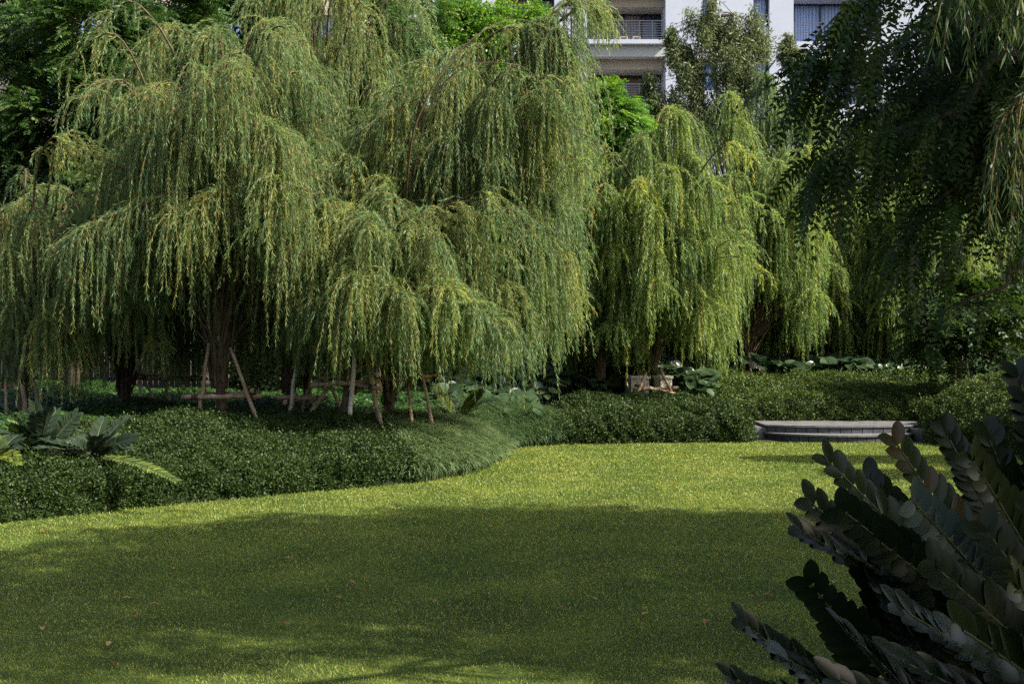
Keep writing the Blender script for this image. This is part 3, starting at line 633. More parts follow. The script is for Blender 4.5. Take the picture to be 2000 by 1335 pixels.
# the compound-leaved tree that leans in from the right, trunk outside the frame
def shade_tree():
    r = np.random.default_rng(61); b = A([8.2, 10.2, 0.]); b[2] = gz(8.2, 10.2)
    root = thing('shade_tree', tuple(b), 'dark compound-leaved tree reaching in from the right edge', 'tree'); tk = MB(); cr = MB()
    top = A([7.6, 9.8, 4.2]); tp = catmull([b, b+A([-.2, -.1, 2.2]), top, A([8.0, 9.6, 7.5])], 16)
    tubes(tk, tp[None], np.linspace(.20, .09, 16)[None], 10)
    br = [  # limbs given by what they pass through
        [(2100, -30, 9.4), (1900, 20, 9.0), (1760, 80, 8.8), (1640, 120, 8.6), (1575, 135, 8.6)],
        [(2080, 60, 9.6), (1900, 120, 9.3), (1760, 170, 9.1), (1650, 215, 9.0)],
        [(2060, 110, 8.8), (1880, 210, 8.6), (1760, 250, 8.5), (1650, 290, 8.4), (1600, 340, 8.4)],
        [(2080, 200, 9.8), (1950, 280, 9.6), (1850, 300, 9.4), (1730, 330, 9.3), (1640, 300, 9.3)],
        [(2080, 300, 9.4), (1960, 330, 9.1), (1860, 370, 9.0), (1790, 440, 8.9), (1770, 500, 8.9)],
        [(2080, -80, 8.6), (1950, -60, 8.4), (1800, -40, 8.2), (1680, 10, 8.2), (1650, 60, 8.2)],
        [(2080, 400, 10.2), (1960, 430, 10.0), (1880, 480, 9.9), (1820, 560, 9.9)],
        [(2090, 150, 10.2), (1980, 170, 10.0), (1850, 190, 9.9), (1750, 140, 9.9)],
        [(2060, 500, 10.8), (1960, 560, 10.7), (1880, 590, 10.6), (1800, 650, 10.6)],
        [(2060, 620, 10.8), (1960, 640, 10.7), (1900, 680, 10.6), (1850, 720, 10.6)],
    ]
    spec = [(.30, 330)]*len(br)
    for k, ln in enumerate(br[:9]):
        pts = [P(*q) for q in ln]; j = 5+(k % 6)
        pa = catmull([tp[j]]+pts, 34); tubes(tk, pa[None], np.linspace(.032, .005, 34)[None], 6)
        n = (105, 92, 115, 90, 80, 90, 26, 50, 10, 0)[k]
        t = 8+(r.random(n)**.9)*25; i = t.astype(int); f = (t-i)[:, None]; st = pa[i]*(1-f)+pa[np.minimum(i+1, 33)]*f
        st = st+r.normal(size=(n, 3))*A([.07, .15, .06])
        tang = unit(pa[np.minimum(i+2, 33)]-pa[i-1]); D = unit(tang*.8+rdir(n, r)*.7+A([0, 0, -.45]))
        fronds(cr, st, D, .28+.16*r.random(n), 12, .066, .026, np.clip(.32+.2*r.normal(size=n)+(r.random(n) < .08)*.5, 0, 1), r, .9)
    # dense body near the right edge
    n = 2600; px = 1690+330*r.random(n)**.7; py = -60+560*r.random(n); dd = 8.8+2.4*r.random(n)
    edge = np.interp(py, [-60, 0, 100, 200, 260, 320, 400, 500], [1840, 1830, 1790, 1770, 1850, 1870, 1990, 2060])
    k = px > edge+50*r.normal(size=n); q = np.stack([(px-1000)/F*dd, dd, EYE-(py-667.5)/F*dd], 1)[k]; n = len(q)
    cell = np.sin(q[:, 0]*5.1+1)+np.sin(q[:, 1]*4.3)+np.sin(q[:, 2]*5.7+2); q = q[cell > -.35]; n = len(q)
    fronds(cr, q, unit(rdir(n, r)+A([-.4, 0, -.3])), .28+.16*r.random(n), 12, .066, .026, np.clip(.3+.18*r.normal(size=n), 0, 1), r, .9)
    # the high, wide crown that shades the lawn: outside the frame
    blobs = []; kx = math.cos(SUN_AZ)/math.tan(SUN_EL); ky = -math.sin(SUN_AZ)/math.tan(SUN_EL)
    while len(blobs) < 68:
        xl, yl, z = r.uniform(-6.5, 5.5), r.uniform(6.6, 12.3), r.uniform(6.2, 9.4)
        if yl > np.interp(xl, [-5, -4.2, -2.9, -2.5, -2.1, -.9, 5], [8.6, 8.9, 9.5, 10.2, 11.7, 12.1, 12.3]): continue
        c = A([xl+z*kx, yl-z*ky, z])
        if (c[0]-1.5)/c[1] < .42 and (c[2]-1.1-EYE)/c[1] < .28: continue
        blobs.append(c)
    for c in blobs:
        n = 130; pa = catmull([tp[-3], (tp[-3]+c)/2+A([0, 0, .4]), c], 10); tubes(tk, pa[None], np.linspace(.06, .012, 10)[None], 5)
        q = c+r.normal(size=(n, 3))*A([.72, .45, .38])
        fronds(cr, q, unit(rdir(n, r)+A([0, 0, -.1])), .4+.2*r.random(n), 6, .15, .062, np.clip(.35+.2*r.normal(size=n), 0, 1), r, .6)
    tk.build('trunk', M['bark_dark'], root, b); cr.build('crown', [M['shade_leaf'], M['twig']], root, b)
shade_tree()

def small_dark_tree():
    """leaning dark tree at the right, behind the clipped mound"""
    tree('young_tree', 'dark leaning young tree with drooping leaves behind the right mound', (1872, 745, 22.8),
         [B(1850, 590, 22.8, 45, 40, 1), B(1915, 600, 22.8, 55, 45, 1), B(1810, 650, 22.6, 36, 36, .6), B(1880, 665, 22.8, 50, 34, .8), B(1960, 650, 23, 45, 45, .6)],
         'shade_leaf', 'pinnate', 62, 15000, (.11, .05), 'bark_dark', trunk_r=.07)
small_dark_tree()
tree('shade_tree', 'broadleaf tree outside the right edge casting thin shade streaks on the far lawn', None,
     [((10.0, 16.1, 4.7), (1.9, .30, .55), 1), ((9.8, 14.1, 5.0), (1.5, .26, .5), .8), ((12.2, 15.4, 5.2), (1.2, 1.0, .8), .8)], 'mid_leaf', 'simple', 65, 22000, (.15, .08), 'bark_dark', trunk_r=.1, base_world=(12.4, 16.2, 0))
def near_willow():
    r = np.random.default_rng(63); b = A([3.9, 5.3, 0.])
    root = thing('weeping_willow', tuple(b), 'near weeping willow whose leafy tips hang in the upper right corner', 'willow tree', 'weeping willows along the back of the lawn'); tk = MB(); cr = MB()
    tp = catmull([b, b+A([.1, 0, 1.6]), b+A([0, 0, 3.6]), b+A([-.1, 0, 4.6])], 12); tubes(tk, tp[None], np.linspace(.12, .06, 12)[None], 9)
    for (pts, hang, n) in (([(2150, -190, 4.9), (2040, -170, 4.7), (1960, -130, 4.6), (1910, -90, 4.5)], .42, 60), ([(2120, -90, 5.0), (2060, -90, 4.9), (2000, -70, 4.8)], .40, 36),
                           ([(2180, 80, 5.6), (2100, 110, 5.5), (2030, 150, 5.4), (1990, 200, 5.4)], .62, 30), ([(2180, 230, 5.9), (2110, 250, 5.8), (2040, 290, 5.8)], .75, 22)):
        pa = catmull([tp[8]]+[P(*q) for q in pts], 20); tubes(tk, pa[None], np.linspace(.03, .004, 20)[None], 6)
        t = 7+r.random(n)*12.9; i = t.astype(int); f = (t-i)[:, None]; st = pa[i]*(1-f)+pa[np.minimum(i+1, 19)]*f
        strands(cr, st, np.pi+r.normal(size=n)*1.1, np.radians(r.uniform(-20, 30, n)), r.uniform(.06, .16, n), hang*(.5+.6*r.random(n)), np.clip(r.normal(.3, .12, n), 0, 1), r, .080, .0085, K=17)
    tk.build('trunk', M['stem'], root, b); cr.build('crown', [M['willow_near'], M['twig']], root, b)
near_willow()
# an added leafy shrub, unseen beyond the right edge, shades the near palms
tree('shade_shrub', 'unseen leafy shrub added beyond the right edge to shade the near cardboard palms', None,
     [((4.4, 1.3, 2.4), (1.1, 1.1, 1.6), 1), ((4.4, 2.7, 2.4), (1.1, 1.2, 1.5), 1.2), ((5.2, 2.6, 3.7), (1.3, 1.5, 1.5), 1.6), ((5.2, 3.3, 3.6), (1.2, .9, 1.3), 1.2), ((5.2, 1.3, 3.8), (1.2, 1.1, 1.5), 1.2)], 'dark_leaf', 'simple', 64, 90000, (.19, .12), 'bark_dark',
     cat='shrub', trunk_r=.08, base_world=(5.0, 2.8, 0))

# ------------------------------------------------------------------ clipped hedges and planting
def hedge(name, label, poly, hfun, m, nleaf, seed, rr=.30, leaf=(.026, .017), cat='hedge', group=None, lump=.045, kind=None):
    r = np.random.default_rng(seed); poly = A(poly, float)
    x0, y0 = poly.min(0); x1, y1 = poly.max(0)
    cx = (poly.mean(0)); o = A([cx[0], cx[1], 0.])
    def surf(X, Y):
        d = edge_dist(poly, X, Y); h = hfun(X, Y)
        e = np.sqrt(np.clip(1-(1-np.clip(d/rr, 0, 1))**2, 0, 1))
        z = h*(.15+.85*e)
        return z+lump*(np.sin(X*3.1+Y*1.3)+np.sin(Y*4.1-X*1.7)+.6*np.sin(X*7.7)*np.sin(Y*6.3)+.35*np.sin(X*17+Y*9)*np.sin(Y*15-X*4))*e, d
    g = .09; xs = np.arange(x0-g, x1+2*g, g); ys = np.arange(y0-g, y1+2*g, g)
    X, Y = np.meshgrid(xs, ys, indexing='ij'); ins = inside(poly, X, Y); Z, _ = surf(X, Y); Z = np.where(ins, Z*.92-.035, -.03)
    ny = len(ys); i, j = np.meshgrid(np.arange(len(xs)-1), np.arange(ny-1), indexing='ij')
    anyin = ins[:-1, :-1] | ins[1:, :-1] | ins[:-1, 1:] | ins[1:, 1:]
    Q = np.stack([i*ny+j, (i+1)*ny+j, (i+1)*ny+j+1, i*ny+j+1], -1)[anyin]
    mb = MB(); mb.add(np.stack([X, Y, Z], -1).reshape(-1, 3), Q, mi=1, smooth=True)
    # leaves over the top
    n = nleaf*3; X = r.uniform(x0, x1, n); Y = r.uniform(y0, y1, n); k = inside(poly, X, Y)
    X, Y = X[k][:nleaf], Y[k][:nleaf]; e = .02
    Z, d = surf(X, Y); Zx, _ = surf(X+e, Y); Zy, _ = surf(X, Y+e)
    N = unit(np.stack([-(Zx-Z)/e, -(Zy-Z)/e, np.ones_like(Z)], 1)); N = unit(np.clip(N, -1, 1))
    Pt = np.stack([X, Y, Z], 1)
    # and down the sides
    seg = np.roll(poly, -1, 0)-poly; sl = np.linalg.norm(seg, axis=1); ns = int(nleaf*.55); si = r.choice(len(poly), ns, p=sl/sl.sum())
    t = r.random(ns)[:, None]; E = poly[si]+seg[si]*t; nn = unit(np.stack([seg[si][:, 1], -seg[si][:, 0]], 1))
    test = poly[si]+seg[si]*.5+nn*.03; flip = inside(poly, test[:, 0], test[:, 1]); nn[flip] *= -1
    hh = hfun(E[:, 0], E[:, 1]); u = r.random(ns)
    rin = rr*(1-np.sqrt(np.clip(1-u**2.2, 0, 1)))*.8
    Ps = np.concatenate([E-nn*rin[:, None]+nn*.02, (u*hh*.97)[:, None]], 1); Nsd = unit(np.concatenate([nn, (.15+u*.6)[:, None]], 1))
    Pt = np.concatenate([Pt, Ps]); N = np.concatenate([N, Nsd])
    q = Pt; nz = np.sin(q[:, 0]*12.3+q[:, 2]*9+1.3*np.sin(q[:, 1]*7.1))*np.sin(q[:, 1]*10.7-q[:, 2]*13+1.1*np.sin(q[:, 0]*6.3))+.6*np.sin(q[:, 0]*27+q[:, 1]*11)*np.sin(q[:, 1]*25-q[:, 2]*31)
    k = r.random(len(q)) < np.clip(1.0+.9*nz, .22, 1); Pt = Pt[k]+N[k]*(nz[k, None]*(.032 if rr > .15 else .015)); N = N[k]; n = len(Pt)
    Pt = Pt+N*(r.normal(size=(n, 1))*.026+(r.random((n, 1)) < .03)*r.random((n, 1))*.09)+r.normal(size=(n, 3))*.008
    D = unit(N*.7+rdir(n, r)); LN = unit(N+.9*rdir(n, r))
    leaves(mb, Pt, D, leaf[0]*(.6+.8*r.random(n)), leaf[1]*(.7+.6*r.random(n)), np.clip(r.normal(.42, .2, n), 0, 1), r, LN)
    ob = mb.build(name, [M[m], M['core']], None, o); return tag(ob, label, cat, group, kind)

HL = [(-9.5, 8.9)]+[G(*p) for p in ((-100, 1035), (0, 1020), (180, 1001), (330, 985), (480, 972), (620, 958), (740, 949), (815, 942))]
hl_back = [(-1.35, 15.6), (-1.7, 16.6), (-2.6, 17.2), (-4.2, 16.8), (-5.2, 15.2), (-6.4, 13.6), (-9.5, 12.4)]
LEFTLINE = A(HL)
def h_left(X, Y):
    d = edge_dist(LEFTLINE, X, Y, False); b = .36+.13*np.clip(d, 0, 3.2)
    return b*(1-.12*sstep((-X-4.5)/2))
hedge('hedge', 'wide low clipped hedge with tiny leaves in front of the left willows', HL+hl_back, h_left, 'hedge', 380000, 71, .24, (.031, .019))
HR1 = [(.72, 20.28), G(1250, 866), G(1400, 864), (3.95, 20.72), (4.15, 21.2), (3.95, 21.9), (3.2, 23.1), (1.2, 23.0), (.45, 21.6)]
hedge('hedge', 'low clipped hedge with a rounded right end left of the stone steps', HR1, lambda X, Y: .38+.13*np.clip(Y-20.5, 0, 2.4), 'hedge', 80000, 72, .22, (.036, .024))
HR2 = [(3.9, 22.6), (4.6, 22.45), (7.2, 22.4), (7.9, 22.0), (9.4, 21.4), (9.6, 25.2), (3.8, 25.6)]
hedge('hedge', 'clipped hedge standing directly behind the round stone steps', HR2, lambda X, Y: .62+.16*np.clip(Y-22.5, 0, 2.6), 'hedge_sunlit', 90000, 73, .16, (.038, .026))
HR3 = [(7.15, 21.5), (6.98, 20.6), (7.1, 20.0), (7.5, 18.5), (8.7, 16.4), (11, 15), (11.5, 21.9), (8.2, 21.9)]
hedge('hedge', 'sloping clipped mound hedge rising to the right of the stone steps', HR3, lambda X, Y: .24+1.2*(1-np.exp(-np.clip(X-6.95-.1*(20.5-Y), 0, 4)/1.15)), 'hedge_sunlit', 110000, 74, .22, (.036, .024))
HR4 = [(8.6, 32.2), (16, 31.8), (16, 33.4), (8.5, 33.6)]
hedge('hedge', 'tall sunlit clipped hedge far back at the right edge', HR4, lambda X, Y: 1.75+0*X, 'lime_leaf', 30000, 75, .14, (.06, .045))
HR5 = [(-2.5, 31.4), (8.3, 31.4), (8.3, 32.8), (-2.5, 32.8)]
hedge('hedge', 'tall shaded hedge behind the trunks of the second willow row', HR5, lambda X, Y: 1.9+0*X, 'mid_leaf', 36000, 76, .14, (.08, .05), lump=.1)
HR6 = [(-6.0, 26.2), (-.6, 26.6), (-.6, 28), (-6.0, 28)]
hedge('hedge', 'tall dark hedge behind the trunks of the left willow group', HR6, lambda X, Y: 2.3+0*X, 'dark_leaf', 26000, 77, .14, (.09, .06), lump=.1)

def cover_patch(name, label, poly, dens, size, m, seed, h=.22, cat='ground cover', tone=(.45, .22), shape='leaf'):
    r = np.random.default_rng(seed); poly = A(poly, float); x0, y0 = poly.min(0); x1, y1 = poly.max(0)
    n = int((x1-x0)*(y1-y0)*dens); X = r.uniform(x0, x1, n); Y = r.uniform(y0, y1, n); k = inside(poly, X, Y); X, Y = X[k], Y[k]; n = len(X)
    Zg = ground_z(X, Y)+(.10*np.clip(Y-21.6, 0, 4) if shape == 'round' else 0); bump = .5+.25*(np.sin(X*2.9)+np.sin(Y*3.3+X))
    Pt = np.stack([X, Y, Zg+h*(.35+.5*bump+.25*r.random(n))], 1); mb = MB()
    th = r.random(n)*2*np.pi; D = unit(np.stack([np.cos(th), np.sin(th), r.normal(0, .35, n)-.05], 1)); N = unit(A([-.05, -.45, 1.])+.4*rdir(n, r))
    N = unit(N-D*(N*D).sum(1, keepdims=True))
    tn = np.clip(r.normal(tone[0], tone[1], n), 0, 1)
    if shape == 'leaf': leaves(mb, Pt, D, size*(.6+.7*r.random(n)), size*.45, tn, r, N)
    else:
        sz = size*(.6+.6*r.random(n)); prof = (A([0, .08, .3, .6, .85, 1]), A([.55, .85, 1, .92, .55, .08]))
        blades(mb, Pt, D, N, sz, sz*.95, tn, prof, .16, .18)
        mi = r.random(n) < 1
        S = np.stack([Pt+A([0, 0, 0.]), np.stack([X, Y, Zg-.5], 1)], 1); S = np.stack([S[:, 0], S.mean(1), S[:, 1]], 1); tubes(mb, S, np.full((n, 3), .006), 3, mi=0, tone=.3)
    return tag(mb.build(name, M[m], None, A([X.mean(), Y.mean(), 0])), label, cat, kind='stuff')
cover_patch('ground_cover', 'dark leafy ground cover under the left willows behind the hedge', [(-9, 12.6), (-6.4, 13.6), (-5.2, 15.2), (-4.2, 16.8), (-2.6, 17.2), (-1.2, 17.4), (-.9, 19.4), (-1, 24.5), (-12, 24.5), (-12, 13)], 1050, .085, 'cover', 81, .34)
cover_patch('lotus_leaf_bed', 'bed of overlapping large round leaves behind the low hedge', [(-1.2, 21.6), (.4, 21.6), (1.1, 23.2), (1.8, 23.2), (1.9, 23.9), (3.3, 23.9), (3.4, 23.2), (3.9, 23.2), (3.9, 25.4), (9.6, 25.4), (12, 24), (12, 29.5), (-1.2, 29)], 75, .27, 'lotus', 82, .50, tone=(.38, .17), shape='round')

def tufts(name, label, poly, n, seed, tone=.5, L=.30, cat='grass'):
    r = np.random.default_rng(seed); poly = A(poly, float); x0, y0 = poly.min(0); x1, y1 = poly.max(0)
    X = r.uniform(x0, x1, n*3); Y = r.uniform(y0, y1, n*3); k = inside(poly, X, Y); X, Y = X[k][:n], Y[k][:n]; n = len(X)
    nb = 16; X = np.repeat(X, nb)+r.normal(size=n*nb)*.03; Y = np.repeat(Y, nb)+r.normal(size=n*nb)*.03; m = n*nb
    d = edge_dist(LAWN_POLY, X, Y); z0 = ground_z(X, Y)+.05+.10*sstep(d/.8)
    th = r.random(m)*2*np.pi; el = np.radians(r.uniform(35, 85, m)); H = np.stack([np.cos(th), np.sin(th), 0*th], 1); Ln = L*(.55+.6*r.random(m))
    zg = ground_z(X, Y); z0 = zg+.10+.22*sstep(d/.6)
    K = 6; pts = [np.stack([X, Y, zg-.01], 1)]
    P0 = np.stack([X, Y, z0], 1); c = P0.copy(); a = el.copy()
    for q in range(K-1): pts.append(c.copy()); c = c+(H*np.cos(a)[:, None]+A([0, 0, 1.])*np.sin(a)[:, None])*(Ln/(K-2))[:, None]; a = a-np.radians(24)*(1+.3*r.random(m))
    C = np.stack(pts, 1); S = np.stack([-H[:, 1], H[:, 0], 0*th], 1); wd = .0060*A([.6, 1, 1.1, .9, .6, .12])
    V = np.stack([C-S[:, None]*wd[None, :, None], C+S[:, None]*wd[None, :, None]], 2).reshape(-1, 3)
    q = A([(2*i, 2*i+1, 2*i+3, 2*i+2) for i in range(K-1)]); Q = (np.arange(m)[:, None, None]*2*K+q[None]).reshape(-1, 4)
    mb = MB(); mb.add(V, Q, np.repeat(np.clip(r.normal(tone, .22, m), 0, 1), K-1))
    return tag(mb.build(name, M['tuft'], None, A([X.mean(), Y.mean(), 0])), label, cat, kind='stuff')
T1 = [G(790, 944), G(830, 940), G(900, 928), G(950, 912), G(978, 897), (-.15, 18.4), (-.5, 18.9), (-1.2, 18.9), (-1.75, 17.6), (-1.65, 16.7), (-1.3, 15.5)]
tufts('mondo_grass', 'pale arching mondo grass at the rounded tip of the left bed', T1, 3600, 83, .62, .36)
T2 = [(-.55, 19.1), (-.08, 19.0), (.08, 19.8), (.75, 20.2), (.5, 21.4), (-.8, 21.5), (-1.3, 19.6)]
tufts('mondo_grass', 'dark shaded mondo grass in the hollow between the two beds', T2, 1800, 84, .35, .38)  # lower tone puts the shade of the hollow into the blade colour

# ------------------------------------------------------------------ cardboard palms
def frond(mb, a, b, arch, nl, ll, lw, tone, r, up=None, start=.18, v=.22, fwd=.75):
    a, b = A(a, float), A(b, float); mid = (a+b)/2+A([0, 0, arch]); n = 26
    t = np.linspace(0, 1, n)[:, None]; pa = (1-t)**2*a+2*t*(1-t)*mid+t*t*b
    Lr = np.linalg.norm(np.diff(pa, axis=0), axis=1).sum()
    tubes(mb, pa[None], np.linspace(.011, .004, n)[None]*(ll/.15), 6, mi=1)
    nl = int(nl*1.7); s = np.linspace(start, 1, nl); T = unit(np.gradient(pa, axis=0)); idx = s*(n-1); i = idx.astype(int); f = (idx-i)[:, None]; i2 = np.minimum(i+1, n-1)
    q = pa[i]*(1-f)+pa[i2]*f; t_ = unit(T[i]*(1-f)+T[i2]*f)
    if up is None: up = A([0, -.25, 1.])
    up = unit(A(up, float)[None])
    Bn = unit(np.cross(t_, up)); Nn = unit(np.cross(Bn, t_))
    env = np.clip(np.sin(np.pi*(.18+.72*(s-start)/(1-start)))*1.1, .62, 1)
    for sg in (-1, 1):
        fw = fwd+.5*((s-start)/(1-start))[:, None]**2
        d = unit(Bn*sg+t_*fw+Nn*v+.07*r.normal(size=(nl, 3)))
        nrm = unit(Nn-Bn*sg*v+.10*r.normal(size=(nl, 3)))
        blades(mb, q, d, nrm, ll*env*(.93+.14*r.random(nl)), lw*(.9+.2*r.random(nl))*env**.4, np.clip(tone+.07*r.normal(size=nl), 0, 1), PROF, .10, .05+.05*r.random(nl))
M['rachis'] = flat_mat('palm leaf stalk', (.07, .085, .03), .5)
def palm(name, label, base, frs, m, ll, lw, seed, group, extra=0, exr=(.7, .55), cat='cardboard palm'):
    r = np.random.default_rng(seed); b = A(base, float); root = thing(name, tuple(b), label, cat, group)
    st = MB(); tubes(st, A([[b-A([0, 0, .1]), b+A([0, 0, .1]), b+A([0, 0, .22])]]), A([[.10, .09, .03]])*(ll/.15), 9); st.build('stem', M['bark_dark'], root, b)
    for (tip, arch, nl, tone, up) in frs:
        mb = MB(); frond(mb, b+A([r.normal()*.03, r.normal()*.03, .15]), tip, arch, nl, ll, lw, tone, r, up); mb.build('frond', [M[m], M['rachis']], root, b)
    for k in range(extra):
        a = r.random()*2*np.pi; e = r.uniform(.1, 1.2); L = exr[0]+exr[1]*r.random()
        tip = b+A([math.cos(a)*math.cos(e), math.sin(a)*math.cos(e), math.sin(e)])*L
        mb = MB(); frond(mb, b+A([0, 0, .12]), tip, .16*L, 13, ll, lw, np.clip(r.normal(.4, .25), 0, 1), r); mb.build('frond', [M[m], M['rachis']], root, b)
    return root
gp = 'near cardboard palms at the right'
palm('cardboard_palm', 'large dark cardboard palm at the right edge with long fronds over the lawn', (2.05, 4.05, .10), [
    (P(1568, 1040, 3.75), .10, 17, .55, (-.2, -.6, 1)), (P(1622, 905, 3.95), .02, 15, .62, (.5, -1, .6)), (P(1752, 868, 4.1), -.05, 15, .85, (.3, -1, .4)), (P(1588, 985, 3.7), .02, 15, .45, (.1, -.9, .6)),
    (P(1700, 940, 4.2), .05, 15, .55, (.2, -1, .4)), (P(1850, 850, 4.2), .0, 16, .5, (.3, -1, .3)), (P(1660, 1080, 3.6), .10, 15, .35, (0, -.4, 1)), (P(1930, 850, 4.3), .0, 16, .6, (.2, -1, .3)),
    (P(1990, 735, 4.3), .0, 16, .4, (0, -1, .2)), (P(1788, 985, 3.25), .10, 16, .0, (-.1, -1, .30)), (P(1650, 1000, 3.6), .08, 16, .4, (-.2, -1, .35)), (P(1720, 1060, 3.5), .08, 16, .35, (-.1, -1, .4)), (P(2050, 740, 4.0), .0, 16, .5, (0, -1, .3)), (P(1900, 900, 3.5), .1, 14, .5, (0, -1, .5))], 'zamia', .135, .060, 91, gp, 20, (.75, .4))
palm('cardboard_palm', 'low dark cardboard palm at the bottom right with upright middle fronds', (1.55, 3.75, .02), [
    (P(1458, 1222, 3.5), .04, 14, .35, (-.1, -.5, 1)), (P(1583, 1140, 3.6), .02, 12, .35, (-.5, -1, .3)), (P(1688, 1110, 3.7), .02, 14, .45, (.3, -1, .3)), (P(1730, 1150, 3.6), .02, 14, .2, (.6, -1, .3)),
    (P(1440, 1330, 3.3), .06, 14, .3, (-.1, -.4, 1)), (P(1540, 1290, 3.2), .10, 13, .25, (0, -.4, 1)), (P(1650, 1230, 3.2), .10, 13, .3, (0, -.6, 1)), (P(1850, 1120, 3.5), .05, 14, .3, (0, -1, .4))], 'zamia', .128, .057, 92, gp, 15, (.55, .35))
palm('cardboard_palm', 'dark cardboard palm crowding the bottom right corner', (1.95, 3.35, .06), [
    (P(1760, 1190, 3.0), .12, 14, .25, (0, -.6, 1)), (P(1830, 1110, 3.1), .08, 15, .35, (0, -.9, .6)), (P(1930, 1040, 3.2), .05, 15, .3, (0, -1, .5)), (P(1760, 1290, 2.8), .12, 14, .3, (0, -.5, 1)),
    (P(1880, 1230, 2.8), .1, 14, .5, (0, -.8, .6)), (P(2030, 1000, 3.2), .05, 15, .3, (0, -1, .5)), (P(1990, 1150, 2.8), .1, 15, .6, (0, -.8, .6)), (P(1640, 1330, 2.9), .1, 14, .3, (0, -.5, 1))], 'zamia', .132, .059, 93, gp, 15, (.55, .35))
gb = 'cardboard palms in the left bed'
palm('cardboard_palm', 'pale green cardboard palm in the left bed with two upright fan-like fronds', (*P(75, 905, 13.0)[:2], .35), [
    (P(66, 788, 12.9), 0, 16, .45, (.2, -1, .1)), (P(150, 808, 13.1), .02, 14, .45, (.5, -1, .2)), (P(20, 830, 12.8), .05, 14, .85, (0, -.6, 1)), (P(110, 850, 12.6), .05, 14, .3, (0, -1, .5)), (P(20, 880, 12.4), .10, 14, .2, (0, -.6, 1))], 'zamia_bed', .125, .030, 94, gb, 15, (.45, .32))
palm('cardboard_palm', 'shaded cardboard palm in the left bed whose fronds lean right over the hedge', (*P(180, 925, 12.7)[:2], .36), [
    (P(262, 855, 12.6), .04, 16, .15, (-.3, -1, .5)), (P(342, 938, 12.0), .14, 18, .82, (0, -.3, 1)), (P(230, 850, 13), .06, 14, .8, (0, -.6, 1)), (P(140, 870, 12.5), .05, 14, .35, (0, -1, .5))], 'zamia_bed', .115, .028, 95, gb, 14, (.4, .30))
palm('cardboard_palm', 'yellow green sunlit cardboard palm cut by the left edge of the photo', (*P(-15, 935, 12.4)[:2], .33), [
    (P(33, 905, 12.1), .16, 16, .97, (0, -.5, 1)), (P(-30, 850, 12.3), .1, 14, .6, None)], 'zamia_bed', .125, .030, 96, gb, 9, (.42, .3))
palm('cardboard_palm', 'small cardboard palm with two raised fronds behind the pale grass tip', (*P(893, 812, 19.4)[:2], .35), [
    (P(848, 757, 19.2), .05, 14, .8, (0, -.8, .8)), (P(942, 764, 19.2), .05, 14, .85, (0, -.8, .8)), (P(930, 800, 18.9), .05, 12, .7, None), (P(850, 800, 18.9), .05, 12, .8, None)], 'zamia_bed', .15, .045, 97, None, 5, (.5, .3))
def leaf_clump():
    b = A([*P(1012, 845, 20.6)[:2], .2]); r = np.random.default_rng(98); root = thing('broad_leaf_plant', tuple(b), 'small plant with pale variegated heart leaves at the left end of the hedge', 'plant')
    for k in range(9):
        a = r.uniform(0, 6.28); q = b+A([math.cos(a)*.28, math.sin(a)*.2-.1, .28+.22*r.random()])
        mb = MB(); blades(mb, q[None], unit(A([[math.cos(a), math.sin(a)-.5, -.35]])), A([[0, -.5, 1.]]), (.20), .15, .5, (A([0, .1, .35, .65, .88, 1]), A([.5, .9, 1, .8, .4, .05])), .1, .1)
        tubes(mb, catmull([b, (b+q)/2+A([0, 0, .06]), q], 6)[None], np.full((1, 6), .006), 5, mi=0)
        mb.build('leaf', M['lotus'], root, b)
leaf_clump()

# ------------------------------------------------------------------ log frames that stake the willows
def stake_frame(label, bars, poles, seed):
    """bars, poles: lists of ((px,py,d),(px,py,d),radius,pale)"""
    allp = [P(*q) for it in bars+poles for q in it[:2]]; c = np.mean(allp, 0); b = A([c[0], c[1], gz(c[0], c[1])])
    root = thing('tree_stake_frame', tuple(b), label, 'tree stake', 'log frames propping up the willows')
    for (a, e, rad, pale) in poles:
        pa, pe = P(*a), P(*e); lo = pe if pe[2] < pa[2] else pa; hi = pa if lo is pe else pe
        dv = unit((lo-hi)[None])[0]; g = gz(lo[0], lo[1]); lo = lo+dv*max(0, (lo[2]-g+.05)/max(.2, -dv[2]))
        mb = MB(); pole(mb, hi, lo, rad*.62, rad*.8, mi=0); mb.build('pole', M['pole_pale' if pale else 'pole'], root, b)
    for (a, e, rad, pale) in bars:
        pa, pe = P(*a), P(*e); mb = MB(); pole(mb, pa, pe, rad*.85, rad*.75); mb.build('crossbar', M['pole_pale' if pale else 'pole'], root, b)
        for t in (.16, .84):
            q = pa+(pe-pa)*t; mb = MB(); dv = unit((pe-pa)[None])[0]
            for k in range(5):
                z = q+dv*(k-2)*.018; tubes(mb, A([[z-dv*.009, z, z+dv*.009]]), A([[rad*.86, rad*1.08, rad*.86]]), 9)
            mb.build('lashing', M['rope'], root, b)
    return root
stake_frame('log frame around the big willow trunk in the centre, one leg pale and peeled', [((605, 752, 16.7), (742, 744, 16.9), .045, 0), ((630, 742, 17.2), (745, 758, 16.5), .04, 0), ((612, 748, 17.0), (690, 735, 17.4), .04, 0)],
    [((694, 640, 16.7), (684, 828, 16.3), .045, 1), ((715, 690, 16.9), (742, 830, 16.6), .045, 0), ((650, 742, 17.2), (606, 805, 16.9), .045, 0), ((736, 796, 16.6), (746, 832, 16.5), .045, 0), ((612, 690, 17.4), (655, 775, 17.5), .035, 0)], 1)
